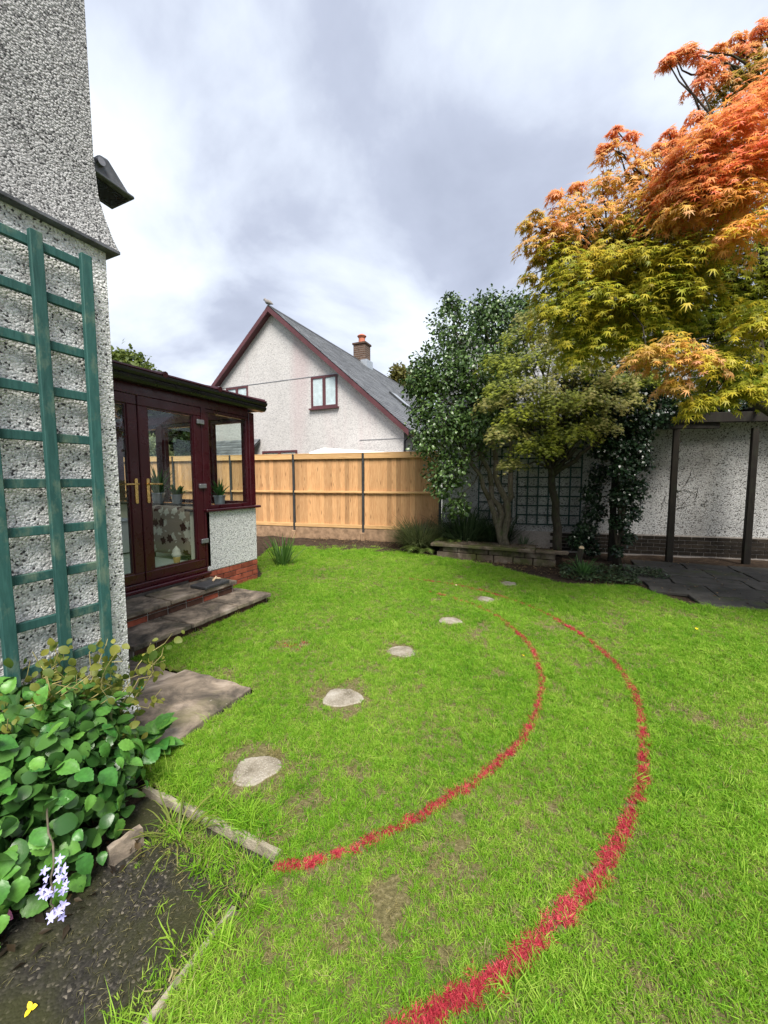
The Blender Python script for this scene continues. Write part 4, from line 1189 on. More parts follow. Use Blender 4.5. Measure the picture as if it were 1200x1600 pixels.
for px, py, d, r in ((1110, 100, 3.8, .12), (1085, 85, 3.8, .08), (1150, 80, 3.9, .12), (1185, 50, 3.9, .14), (1090, 130, 3.8, .1), (1050, 85, 3.8, .05)):
    P(px, py, d, r, PNK, RED, PNK, 120)
# loose outer twigs of the silhouette and the low yellow spray
for px, py, d in ((820, 350, 3.7), (838, 332, 3.7), (868, 302, 3.7), (900, 288, 3.75), (945, 228, 3.8), (962, 202, 3.8), (985, 212, 3.8), (1045, 205, 3.8), (1028, 228, 3.8), (1062, 212, 3.8), (1062, 82, 3.8), (1078, 74, 3.8), (1042, 95, 3.8), (1120, 76, 3.85), (1150, 58, 3.9), (1175, 72, 3.9), (1190, 40, 3.9), (1100, 108, 3.8), (1125, 120, 3.8), (840, 402, 3.7), (826, 430, 3.7), (852, 488, 3.7), (1085, 178, 3.6), (1050, 225, 3.6)):
    P(px, py, d, .07, PNK if py < 330 else YG, ORA if py < 330 else YEL, PNK, 190)
for px, py, d, r in ((1090, 622, 3.2, .12), (1078, 642, 3.2, .07), (1150, 605, 3.2, .14), (1190, 600, 3.2, .16), (1130, 560, 3.2, .16), (1185, 500, 3.1, .14)):
    P(px, py, d, r, YG, YEL, YEL, 170)
# the rest of the crown beyond the picture edge
for k in range(80):
    a = rng.uniform(0, 2 * math.pi); z = rng.uniform(2.2, 5.4); w_ = (1.9 - .42 * abs(z - 3.4)) * rng.uniform(.5, 1)
    c = TB + Vector((1.15 + w_ * math.cos(a), w_ * math.sin(a) * .9 + .15, z))
    hot = z > 3.8
    pd_.append((c, .45, ORA if hot else GRN, RED if hot else YG, RED if hot else YEL, 110))
PO = []; PXd = []; PZ = []; PS = []; PC = []
for c, r, ca, cb, tip, n in pd_:
    nn = int(n * 3.0 * (r / .3) ** 1.6)
    a_, b_, c_, d_, e_ = pad(c, r, nn, ML, .088, ca, cb, tip, toC * .7 + Vector((-.3, 0, 0)), .55, .16)
    PO.append(a_); PXd.append(b_); PZ.append(c_); PS.append(d_); PC.append(e_)
    j = min(bigp, key=lambda q: (q - c).length)
    if (j - c).length < 1.6: limb(tb, j, c, .014, .004, .10, 5, 5, .04)
for a, b in ((at(1130, 150, 3.9), at(1040, 92, 3.8)), (at(1180, 130, 3.9), at(1150, 70, 3.9)), (at(1010, 330, 3.8), at(955, 215, 3.8)), (at(960, 380, 3.8), at(880, 305, 3.7)), (at(920, 400, 3.8), at(820, 350, 3.7)), (at(1185, 110, 3.9), at(1190, 40, 3.9))):
    limb(tb, a, b, .012, .003, .12, 6, 5, .05)
tb.build('trunk', M['barkdark'], mp, smooth=True)
PO = np.concatenate(PO)
_h = np.clip((PO[:, 2] - 2.2) / 2.4, 0, 1) * .75 + .35 * (vnoise3(PO, 2.3) - .35) + rng.normal(0, .10, len(PO))
_st = np.array([GRN, YG, YEL, ORA, RED]); _hx = np.clip(_h, 0, .999) * 4; _i = _hx.astype(int); _f = (_hx - _i)[:, None]
_gr = _st[_i] * (1 - _f) + _st[np.minimum(_i + 1, 4)] * _f
PXd = np.concatenate(PXd); PZ = np.concatenate(PZ); PS = np.concatenate(PS); PC = np.concatenate(PC); _w = rng.uniform(.05, .5, (len(PC), 1)); PC = PC * (1 - _w) + _gr * _w
# nearest leaves in view become single leaf parts
cd = PO - np.array([0, 0, 1.5]); fw = cd @ np.array([-math.sin(TH), math.cos(TH), 0]); rt = cd @ np.array([math.cos(TH), math.sin(TH), 0])
inview = (rt / fw < .98); order = np.argsort(np.where(inview, fw, 99))[:300]
rest = np.setdiff1d(np.arange(len(PO)), order)
V, F, C = join([leaves(maple_leaf(dq), PO[rest[k_::3]], PXd[rest[k_::3]], PZ[rest[k_::3]], PS[rest[k_::3]], PC[rest[k_::3]]) for k_, dq in enumerate((.15, .4, .8))])
fastmesh('crown', V, F, M['leaf'], C, mp)['kind'] = 'stuff'
LV = []
for base_c in (YG, YEL, ORA, RED, PNK, (.35, .33, .03)):
    me = bpy.data.meshes.new('leaf'); me.from_pydata([tuple(v) for v in ML[0]], [], [tuple(f) for f in ML[1]]); me.update()
    a = me.attributes.new('col', 'FLOAT_COLOR', 'POINT')
    for d in a.data: d.color = (*base_c, 1)
    me.materials.append(M['leaf']); LV.append((np.array(base_c), me))
for i in order:
    me = min(LV, key=lambda q: np.abs(q[0] - PC[i]).sum())[1]
    m3 = Matrix(mats_from(PXd[i:i + 1], PZ[i:i + 1])[0].tolist())
    piece(me, 'leaf', mp, PO[i], m3, float(PS[i]))

# ------------------------------------------------------------------ ivy over the pergola
iv = thing('ivy', (.98, 8.1, 0), 'dark ivy smothering the pergola post and the beam above it', 'ivy')
IC = []
for px, py, d, r in ((950, 660, 6.9, .36), (1000, 650, 6.8, .34), (905, 640, 6.8, .35), (960, 620, 6.8, .34), (1010, 610, 6.9, .3), (1040, 640, 6.9, .26), (1080, 632, 7., .22), (1060, 620, 6.9, .26), (1100, 622, 7., .22), (1130, 628, 7.1, .22), (1165, 624, 7.1, .22), (1195, 628, 7.1, .22), (940, 600, 6.9, .35), (985, 585, 7.0, .35), (1030, 600, 7., .3), (900, 610, 7.1, .35),
                     (990, 690, 6.85, .28), (965, 700, 6.9, .28), (1000, 720, 6.85, .2), (975, 735, 6.8, .27), (990, 765, 6.8, .22), (970, 775, 6.8, .22), (985, 800, 6.8, .18), (968, 815, 6.8, .18), (980, 840, 6.75, .13), (965, 860, 6.75, .12), (940, 700, 7.0, .22), (935, 740, 7.2, .2), (925, 770, 7.3, .2), (930, 800, 7.3, .22), (915, 830, 7.3, .22), (925, 855, 7.3, .18), (900, 845, 7.3, .16)):
    IC.append((at(px, py, d), r))
V, F, C = clump_leaves(IC, 2600, simple_leaf(.8), .062, (.008, .022, .010), (.025, .055, .022), 1.0, .5)
fastmesh('foliage', V, F, M['leafgloss'], C, iv)['kind'] = 'stuff'
tb = MB(); b = Vector((1.02, 7.85, -.02))
for k in range(4): limb(tb, b + Vector((random.uniform(-.05, .05), random.uniform(-.05, .05), 0)), at(968 + 8 * k, 660, 6.9), .03, .02, .04, 8, 6)
tb.build('stem', M['barkdark'], iv, smooth=True)
# bare climbing stems on the white wall
for (s0, lab, pts) in ((1, 'dead dark creeper stems on the white wall behind the first bare pergola post', ((1000, 830), (1010, 780), (1000, 740), (1020, 720))), (2, 'dead dark creeper stems on the white wall between the two bare pergola posts', ((1080, 800), (1090, 770), (1085, 755), (1110, 730)))):
    tb = MB()
    for k in range(12):
        s_ = (3.6 if s0 == 1 else 4.75) + random.uniform(-.35, .45); z = random.uniform(.7, 1.6)
        a = wp(s_, .012, z); b = wp(s_ + random.uniform(-.25, .25), .012, z + random.uniform(-.3, .3)); limb(tb, a, b, .007, .002, .15, 6, 4)
    tag(tb.build('creeper', M['barkdark'], None, wp(3.6 if s0 == 1 else 4.75, .01, .6)), lab, 'creeper', 'creepers on the white wall')

# ------------------------------------------------------------------ bed plants
def clump(name, c, label, cat, args, group=None, mat='leaf'):
    V, F, C = straps(c, *args); o = fastmesh(name, V, F, M[mat], C, None, c); tag(o, label, cat, group)
    return o


clump('bamboo_grass', (-1.75, 8.12, .15), 'dense arching dark grassy clump behind the raised bed slab', 'plant', (620, .95, .024, .30, .42, (.02, .05, .015), (.10, .15, .07), .9))
clump('bamboo_grass', (-1.15, 8.2, .15), 'shorter grassy clump beside the pale twisted trunks', 'plant', (320, .75, .022, .30, .34, (.02, .05, .015), (.09, .14, .06), .9))
clump('bushy_plant', (-2.65, 7.80, .05), 'fine-leaved grey-green bush against the fence end', 'plant', (1500, .80, .013, .28, .36, (.05, .08, .025), (.17, .19, .08), .8))
clump('iris_clump', (.42, 6.70, 0), 'bright green strap-leaved clump at the lawn edge before the raised bed', 'plant', (60, .36, .02, .25, .08, (.05, .14, .03), (.14, .28, .08), .95))
clump('lily_clump', (-4.35, 5.35, 0), 'upright bright green strap leaves just behind the conservatory corner', 'plant', (70, .62, .028, .12, .14, (.05, .13, .02), (.14, .26, .06), 1.0))
clump('iris_clump', (-.55, 7.85, .2), 'small pale strap-leaved tuft at the foot of the twisted trunks', 'plant', (36, .34, .02, .3, .1, (.06, .11, .05), (.16, .22, .12), .9))


def fern(c, n, ln, label):
    V = []; F = []; C = []
    for k in range(n):
        a = rng.uniform(-.3, .9) * math.pi + math.pi; d = np.array([math.cos(a), math.sin(a), 0]); s = np.array([-d[1], d[0], 0]); p = np.array(c, float); dv = d * .7 + np.array([0, 0, .8]); L = ln * rng.uniform(.7, 1.1)
        for i in range(16):
            t_ = i / 15; dv = dv / np.linalg.norm(dv); p = p + dv * L / 16; dv = dv + np.array([0, 0, -.11]); w_ = L * .28 * math.sin(math.pi * min(1, t_ * .85 + .12)) ; col = np.array((.07, .13, .02)) + np.array((.16, .16, .06)) * rng.uniform()
            for sg in (-1, 1):
                b = len(V); tip_ = p + s * sg * w_ + dv * w_ * .3 + np.array([0, 0, -.02]); e = dv * L / 16 * .42
                V += [p - e, p + e, tip_]; C += [col] * 3; F.append((b, b + 1, b + 2))
    o = fastmesh('fern', np.array(V), np.array(F), M['leaf'], np.array(C), None, c); tag(o, label, 'fern', 'ferns by the raised bed')


fern((-2.45, 7.45, .02), 11, .55, 'yellow-green fern at the left end of the raised bed'); fern((-1.95, 7.75, .2), 9, .45, 'small fern rising behind the capping slab corner')

# cut stump with pale top
sp_ = thing('cut_stump', (.36, 7.05, 0), 'small cut stump with pale round sawn face in the bed', 'stump')
mb = MB(); mb.tube([(.36, 7.05, -.03), (.37, 7.03, .2), (.40, 7.0, .38)], [.06, .05, .045], 9); mb.build('stump', M['barkdark'], sp_, smooth=True)
MB().tube([(.400, 7.0, .381), (.405, 6.985, .387)], .04, 10).build('sawn_face', M['cutwood'], sp_)

# ground cover and leaf litter by the bed (nobody could count it)
n = 2600; t_ = rng.uniform(size=n)
pos = np.stack([.1 + 1.5 * rng.uniform(size=n), 6.35 + 1.2 * rng.uniform(size=n), rng.uniform(.0, .07, n)], -1)
pos = pos[(pos[:, 1] > 6.15 + .18 * np.sin(pos[:, 0] * 9)) & ~((pos[:, 0] > 1.15) & (pos[:, 1] < 6.9))]; n = len(pos)
V, F, C = leaves(simple_leaf(.7), pos, unit(n) * np.array([1, 1, .3]), np.array([0, 0, 1.]) + unit(n) * .6, rng.uniform(.03, .06, n), lerpc((.02, .045, .018), (.08, .12, .05), rng.uniform(size=n)))
tag(fastmesh('ground_cover', V, F, M['leafgloss'], C), 'low dark green ground cover at the foot of the ivy', 'ground cover', kind='stuff')
n = 1500
pos = np.concatenate([np.stack([rng.uniform(-2.3, 1.2, n), rng.uniform(6.5, 7.25, n), rng.uniform(.0, .012, n)], -1), np.stack([rng.uniform(-5.4, -2.3, n), rng.uniform(7.2, 8.2, n), rng.uniform(.03, .09, n)], -1), np.stack([rng.uniform(1.2, 5, 500), rng.uniform(5.7, 8.6, 500), rng.uniform(.015, .022, 500)], -1), np.stack([rng.uniform(-2., .1, 300), rng.uniform(7.25, 7.8, 300), np.full(300, .268)], -1)])
ok = (pos[:, 0] > -2.4) | (pos[:, 1] > 7.55 + .06 * pos[:, 0] + .25); pos = pos[ok]
ok = ~((pos[:, 0] > -2.4) & (pos[:, 0] < 1.1) & (pos[:, 1] < 7.22) & (pos[:, 1] < 6.95 - .42 * (pos[:, 0] + 1.1))); pos = pos[ok]; n = len(pos)
V, F, C = leaves(simple_leaf(.6), pos, unit(n) * np.array([1, 1, .15]), np.array([0, 0, 1.]) + unit(n) * .35, rng.uniform(.015, .05, n), lerpc((.05, .03, .015), (.34, .24, .12), rng.uniform(size=n) ** 2))
tag(fastmesh('leaf_litter', V, F, M['leaf'], C), 'dry brown leaf litter over the beds and patio', 'leaf litter', kind='stuff')

# ------------------------------------------------------------------ background trees
def bgtree(c, r, n, label, ca, cb, hgt, flat=1.0, size=.28):
    t_ = thing('background_tree', (c[0], c[1], 0), label, 'tree', 'trees beyond the garden'); c = Vector(c)
    cl = [(c + Vector(tuple(unit(1)[0] * np.array([1, 1, flat]))) * r * .55, r * rng.uniform(.4, .6)) for _ in range(12)]
    tb = MB(); limb(tb, (c.x, c.y, 0), c + Vector((0, 0, r * .4)), r * .09, r * .03, .03)
    for q, _ in cl: limb(tb, c - Vector((0, 0, r * .4)), q, r * .03, r * .008, .1, 5, 5)
    tb.build('trunk', M['barkdark'], t_)
    V, F, C = clump_leaves(cl, n / (r * .5 / .5) ** 2, simple_leaf(.7), size, ca, cb, 1.0, .4)
    fastmesh('crown', V, F, M['leaf'], C, t_)['kind'] = 'stuff'


bgtree(at(200, 590, 22), 2.0, 900, 'rounded yellow-green tree above the conservatory roof', (.07, .11, .02), (.17, .21, .04), 8)
bgtree(at(632, 600, 30), 1.6, 500, 'yellowish tree top between the slate roof and the evergreen', (.10, .11, .02), (.24, .20, .05), 8)
bgtree(at(235, 670, 14), 1.3, 900, 'dark conifer seen through the conservatory door', (.012, .03, .012), (.03, .06, .02), 4, 1.4, .16)
bgtree(at(290, 668, 14.5), 1.0, 900, 'second dark conifer behind the far fence panels', (.015, .035, .012), (.035, .065, .02), 4, 1.4, .16)
bgtree(at(240, 705, 11.8), .55, 700, 'pale variegated bush above the fence seen through the door glass', (.16, .20, .08), (.36, .38, .20), 2, 1.0, .08)
bgtree(at(185, 660, 14), 1.3, 900, 'dark conifer behind the left door leaf', (.012, .03, .012), (.03, .06, .02), 4, 1.4, .16)

# ------------------------------------------------------------------ shrub at the lower left
sb = thing('broad_leaf_shrub', (-1.85, .75, 0), 'lush broad-leaved green shrub in the bed below the trellis', 'shrub')
OL = oval_leaf(w=.82, fold=.16, droop=.28)
mes = []


def quilted_leaf(w, fold, droop, seed):
    """broad leaf with toothed edge, raised flesh between sunken veins"""
    r = np.random.default_rng(seed); V = []; F = []; nx_ = 13; cols_ = (-1., -.55, 0., .55, 1.)
    for i in range(nx_):
        x = i / (nx_ - 1); q = (math.sin(math.pi * x ** .72) ** .75) * (1 - .25 * x) if 0 < x < 1 else 0.0
        q = max(q, .015 if x < .5 else 0.002); tooth = 1 + (.07 if i % 2 else -.05)
        for c in cols_:
            e = abs(c); xx = x + .10 * e * q * (1 if x < .9 else 0); rip = .022 * math.cos(math.pi * i) * (1 if .2 < e < .8 else 0) * (q > .1)
            V.append((xx, c * w / 2 * q * (tooth if e > .9 else 1), -droop * x * x + fold * e * q * .5 - fold * .55 * max(0, e - .55) * q + rip + r.normal(0, .006)))
    k = len(cols_)
    for i in range(nx_ - 1):
        for c in range(k - 1): F.append((i * k + c, i * k + c + 1, (i + 1) * k + c + 1, (i + 1) * k + c))
    return V, F


for q in range(4):
    V_, F_ = quilted_leaf((.80, .92, .72, .85)[q], (.26, .34, .18, .1)[q], (.25, .42, .12, .5)[q], q)
    me = bpy.data.meshes.new('leaf'); me.from_pydata(V_, [], F_); me.update(); me.materials.append(M['shrubleaf'])
    for p_ in me.polygons: p_.use_smooth = True
    mes.append(me)
mc = np.array([-2.05, .69, .17]); ax = np.array([.50, .49, .46])
cnt = 0
while cnt < 290:
    d = unit(1)[0]
    if d[2] < -.5 or d[0] < -.35: continue
    k = rng.uniform(.88, 1.06); pos = mc + d * ax * k
    if pos[0] < WX + .06: continue
    if pos[2] < .03: continue
    nr = d / ax; nr /= np.linalg.norm(nr)
    zd = nr * .9 + np.array([0, 0, .55]) + rng.normal(0, .28, 3); dn_ = np.array([0, 0, -1.]) - nr * (-nr[2]); xd = dn_ * .8 + nr * .55 + rng.normal(0, .5, 3)
    m3 = Matrix(mats_from(xd[None], zd[None])[0].tolist())
    piece(mes[cnt % 4], 'leaf', sb, pos, m3, float(rng.uniform(.04, .088))); cnt += 1
n = 4200; d = unit(n); d[:, 2] = np.where(d[:, 2] < -.45, -d[:, 2], d[:, 2]); pos = mc + d * ax * rng.uniform(.6, 1.0, (n, 1)); pos = pos[pos[:, 2] > .04]; pos = pos[(pos[:, 0] > WX + .05)]; n = len(pos)
V, F, C = leaves(OL, pos, unit(n), np.array([.3, 0, .8]) + unit(n) * .6, rng.uniform(.045, .08, n), lerpc((.03, .095, .02), (.085, .20, .04), rng.uniform(size=n)))
fastmesh('inner_foliage', V, F, M['leafgloss'], C, sb)['kind'] = 'stuff'
tb = MB()
for k in range(26): limb(tb, (-1.9 + random.uniform(-.15, .3), .7 + random.uniform(-.4, .4), 0), tuple(mc + unit(1)[0] * ax * .75 * np.array([1, 1, 1]) + np.array([0, 0, .12])), .007, .003, .1, 5, 5)
tb.build('stem', M['bark'], sb)
# fading climber above it on the trellis
cl_ = thing('fading_climber', (-2.1, .95, .0), 'straggly yellowing climber with thin stems at the foot of the trellis', 'climber')
tb = MB(); tips = []
for k in range(46):
    a = Vector((WX + random.uniform(.06, .25), random.uniform(.55, 1.2), random.uniform(.2, .5))); b = a + Vector((random.uniform(-.04, .25), random.uniform(-.2, .2), random.uniform(.12, .45))); b.x = max(b.x, WX + .05)
    tips += limb(tb, a, b, .0032, .0016, .25, 6, 4)[1:]
tb.build('stem', simple('straw_stem', (.30, .26, .10), .8, .3, 20), cl_)
tips = np.array([tuple(q) for q in tips]); n = len(tips) * 2; pos = np.repeat(tips, 2, 0) + rng.normal(0, .03, (n, 3)); pos = pos[pos[:, 0] > WX + .05]; n = len(pos)
V, F, C = leaves(oval_leaf(w=.7), pos, unit(n) + np.array([.3, 0, -.4]), np.array([.7, 0, .6]) + unit(n) * .6, rng.uniform(.022, .055, n), lerpc((.06, .12, .02), (.28, .28, .05), rng.uniform(size=n)))
fastmesh('foliage', V, F, M['leaf'], C, cl_)['kind'] = 'stuff'
# small hosta-like plant by the slab
hp = thing('leafy_rosette', (-1.96, 1.30, 0), 'small rosette of broad green leaves beside the stone slab', 'plant')
for k in range(24):
    a = k * 2.399; el = .3 + .5 * (k % 5) / 4; d = Vector((math.cos(a), math.sin(a), el)); up_ = Vector((-math.cos(a) * .5, -math.sin(a) * .5, 1))
    piece(mes[k % 3], 'leaf', hp, Vector((-1.96, 1.30, .03 + .035 * (k % 4))) + Vector((math.cos(a), math.sin(a), 0)) * .02, Matrix(mats_from(np.array([tuple(d)]), np.array([tuple(up_)]))[0].tolist()), random.uniform(.085, .125))


def flower(c, n, r, mat, name, label, cat, nrm_=(0, -.5, .8), w=.45):
    T = oval_leaf(w=w, fold=.1, droop=.15); me = bpy.data.meshes.new('petal'); me.from_pydata([tuple(v) for v in T[0]], [], [tuple(int(i) for i in f) for f in T[1]]); me.update(); me.materials.append(mat)
    t_ = thing(name, c, label, cat); z = Vector(nrm_).normalized(); x = z.orthogonal().normalized(); y = z.cross(x)
    for k in range(n):
        a = 2 * math.pi * k / n; d = x * math.cos(a) + y * math.sin(a) + z * .35
        piece(me, 'petal', t_, c, frame(d, z), r)
    return t_, me


c0 = Vector((-1.36, .545, .12))
cf = Vector((-1.45, .60, .16))
t_, pm = flower(cf, 5, .018, M['lilac'], 'lilac_flower', 'cluster of lilac-blue flowers hanging at the shrub foot by the path', 'flower')
for k in range(24):
    c = cf + Vector((random.uniform(-.03, .03), random.uniform(-.03, .04), random.uniform(-.10, .09))); z = Vector((random.uniform(-.2, .9), random.uniform(-.9, .1), random.uniform(0, .9))).normalized(); x = z.orthogonal().normalized(); y = z.cross(x)
    for q in range(5): piece(pm, 'petal', t_, c, frame(x * math.cos(q * 1.2566) + y * math.sin(q * 1.2566) + z * .3, z), random.uniform(.010, .019))
tb = MB(); limb(tb, cf, cf + Vector((-.12, .05, .22)), .003, .003, .1); limb(tb, cf + Vector((-.02, 0, -.08)), cf, .003, .002, .1); tb.build('stem', M['bark'], t_)
flower(at(0, 1425, 1.2), 3, .055, M['pink'], 'pink_flower', 'pink petals at the very left edge below the shrub', 'flower', (.5, -.6, .5), .6)
flower(Vector((-1.32, .475, -.004)), 3, .017, M['yellow'], 'fallen_flower', 'small yellow flower fallen on the dark path', 'flower', (.3, -.3, .8), .7)

# ------------------------------------------------------------------ stepping stones
SS = [(-1.373, 1.436, .125, 'stepping stone nearest the path edging, ringed with bare earth'), (-1.302, 2.196, .14, 'stepping stone level with the corner of the stone slab'), (-1.189, 3.03, .13, 'greyest round stepping stone, third from the path edging'),
      (-.986, 3.927, .125, 'stepping stone just left of the inner red line'), (-.759, 4.824, .125, 'stepping stone lying between the far ends of the red lines'), (-.588, 5.717, .13, 'farthest stepping stone, close to the raised bed')]
for x, y, r, lab in SS:
    P_ = []
    ph = random.uniform(0, 6)
    for k in range(20):
        a = 2 * math.pi * k / 20; q = r * (1 + .10 * math.sin(2 * a + ph) + .08 * math.sin(3 * a + ph * 2) + .04 * math.sin(5 * a + ph)) * random.uniform(.96, 1.03); P_.append((x + q * .88 * math.cos(a) * 1.05, y + q * .88 * math.sin(a), -.04))
    tag(MB().prism(P_, (0, 0, .046)).build('stepping_stone', M['stone'], None, (x, y, -.04), bevel=.010, seg=2), lab, 'stone', 'stepping stones across the lawn')

# ------------------------------------------------------------------ grass: points in plan, tufts instanced on them
OUT = np.array([(-.42, .76), (-.305, .894), (-.202, .99), (-.092, 1.11), (.012, 1.266), (.123, 1.422), (.233, 1.622), (.348, 1.892), (.448, 2.198), (.523, 2.579), (.553, 3.03), (.498, 3.508), (.323, 3.975), (.048, 4.434), (-.304, 4.811), (-.814, 5.162), (-1.391, 5.356), (-1.986, 5.364), (-2.46, 5.235)])
INN = np.array([(-.962, 1.06), (-.943, 1.072), (-.799, 1.164), (-.672, 1.302), (-.54, 1.475), (-.393, 1.691), (-.255, 1.954), (-.134, 2.223), (-.065, 2.59), (-.048, 3.042), (-.129, 3.479), (-.294, 3.863), (-.526, 4.239), (-.866, 4.558), (-1.323, 4.776), (-1.807, 4.882)])


def dense(Pn, n=400):
    """smooth resample with arc length in 0..1"""
    d = np.r_[0, np.cumsum(np.linalg.norm(np.diff(Pn, axis=0), axis=1))]; tt = np.linspace(0, d[-1], n)
    xs = np.interp(tt, d, Pn[:, 0]); ys = np.interp(tt, d, Pn[:, 1]); k = np.ones(21) / 21
    xs[10:-10] = np.convolve(xs, k, 'valid'); ys[10:-10] = np.convolve(ys, k, 'valid')
    return np.stack([xs, ys], -1), tt / d[-1]


DO, SO_ = dense(OUT); DI, SI = dense(INN)


def curve_dist(p, D_):
    best = np.full(len(p), 9.); bi = np.zeros(len(p), int)
    for i in range(0, len(D_)):
        d = np.hypot(p[:, 0] - D_[i, 0], p[:, 1] - D_[i, 1]); m_ = d < best; best[m_] = d[m_]; bi[m_] = i
    return best, bi


def inpoly(p, poly):
    x, y = p[:, 0], p[:, 1]; ins = np.zeros(len(p), bool); j = len(poly) - 1
    for i in range(len(poly)):
        xi, yi = poly[i]; xj, yj = poly[j]
        c = ((yi > y) != (yj > y)) & (x < (xj - xi) * (y - yi) / (yj - yi + 1e-12) + xi); ins ^= c; j = i
    return ins


def vnoise(p, s, seed):
    r = np.random.default_rng(seed); G_ = r.uniform(size=(64, 64)); q = p * s; i = np.floor(q).astype(int); f = q - i; f = f * f * (3 - 2 * f)
    g = lambda a, b: G_[a % 64, b % 64]
    return (g(i[:, 0], i[:, 1]) * (1 - f[:, 0]) + g(i[:, 0] + 1, i[:, 1]) * f[:, 0]) * (1 - f[:, 1]) + (g(i[:, 0], i[:, 1] + 1) * (1 - f[:, 0]) + g(i[:, 0] + 1, i[:, 1] + 1) * f[:, 0]) * f[:, 1]


def blade_tuft(n, h, spread, w, lean, mat, name, seed):
    r = np.random.default_rng(seed); mb = MB()
    for k in range(n):
        a = r.uniform(0, 6.283); q = spread * math.sqrt(r.uniform()); p = np.array([q * math.cos(a), q * math.sin(a), -.004]); b = r.uniform(0, 6.283); L = h * r.uniform(.55, 1.15); ln = lean * r.uniform(.3, 1.3)
        d = np.array([math.cos(b), math.sin(b), 0]); c = r.uniform(0, 6.283); s = np.array([math.cos(c), math.sin(c), 0]) * w * .5 * r.uniform(.7, 1.2)
        m1 = p + np.array([0, 0, L * .55]) + d * L * ln * .3; m2 = m1 + np.array([0, 0, L * (.45 - .35 * min(ln, 1))]) + d * L * ln * .75
        mb.add([p - s, p + s, m1 + s * .85, m1 - s * .85, m2], [(0, 1, 2, 3), (3, 2, 4)])
    me = bpy.data.meshes.new(name); me.from_pydata(mb.v, [], mb.f); me.update(); me.materials.append(mat)
    return bpy.data.objects.new(name, me)


def tuft_collection(name, objs):
    c = bpy.data.collections.new(name)
    for o in objs: c.objects.link(o)
    return c


def scatter_group(coll):
    ng = bpy.data.node_groups.new('scatter_' + coll.name, 'GeometryNodeTree')
    ng.interface.new_socket('Geometry', in_out='INPUT', socket_type='NodeSocketGeometry'); ng.interface.new_socket('Geometry', in_out='OUTPUT', socket_type='NodeSocketGeometry')
    gi = ng.nodes.new('NodeGroupInput'); go = ng.nodes.new('NodeGroupOutput'); ip = ng.nodes.new('GeometryNodeInstanceOnPoints'); ci = ng.nodes.new('GeometryNodeCollectionInfo')
    ci.inputs['Collection'].default_value = coll; ci.inputs['Separate Children'].default_value = True; ci.inputs['Reset Children'].default_value = True

    def attr(nm, ty):
        a = ng.nodes.new('GeometryNodeInputNamedAttribute'); a.data_type = ty; a.inputs['Name'].default_value = nm
        return a.outputs['Attribute']
    L = ng.links.new
    L(gi.outputs[0], ip.inputs['Points']); L(ci.outputs[0], ip.inputs['Instance']); ip.inputs['Pick Instance'].default_value = True
    L(attr('idx', 'INT'), ip.inputs['Instance Index']); L(attr('rot', 'FLOAT_VECTOR'), ip.inputs['Rotation']); L(attr('scl', 'FLOAT_VECTOR'), ip.inputs['Scale']); L(ip.outputs[0], go.inputs[0])
    return ng


def scatter(name, pts, scl, idx, coll, tilt=.25, parent=None):
    me = bpy.data.meshes.new(name); me.vertices.add(len(pts)); g = ORG[parent.name] if parent else Vector((0, 0, 0))
    me.vertices.foreach_set('co', (pts - np.array(g)).astype(np.float32).ravel())
    a = me.attributes.new('rot', 'FLOAT_VECTOR', 'POINT'); rr = np.stack([rng.normal(0, tilt, len(pts)), rng.normal(0, tilt, len(pts)), rng.uniform(0, 6.283, len(pts))], -1); a.data.foreach_set('vector', rr.astype(np.float32).ravel())
    a = me.attributes.new('scl', 'FLOAT_VECTOR', 'POINT'); a.data.foreach_set('vector', np.repeat(scl[:, None], 3, 1).astype(np.float32).ravel())
    a = me.attributes.new('idx', 'INT', 'POINT'); a.data.foreach_set('value', idx.astype(np.int32))
    o = bpy.data.objects.new(name, me); link(o, parent, g)
    md = o.modifiers.new('scatter', 'NODES'); md.node_group = scatter_group(coll)
    o['kind'] = 'stuff'
    return o


NT = 6
GC = tuft_collection('tufts_green', [blade_tuft(16, .034, .022, .0031, 1.05, M['grass'] if q < 5 else M['grassdry'], 'tuft%02d' % q, 10 + q) for q in range(NT)] + [blade_tuft(9, .026, .022, .0034, 1.3, M['grassdry'], 'tuft06', 31), blade_tuft(10, .085, .02, .0042, 1.0, M['grass'], 'tuft07', 32)])
RC = tuft_collection('tufts_red', [blade_tuft(12, .026, .015, .0040, 1.1, M['grassred'], 'red%02d' % q, 50 + q) for q in range(4)])

N0 = 420000
P_ = np.stack([rng.uniform(-5.8, 6.5, N0), rng.uniform(-.3, 7.7, N0)], -1)
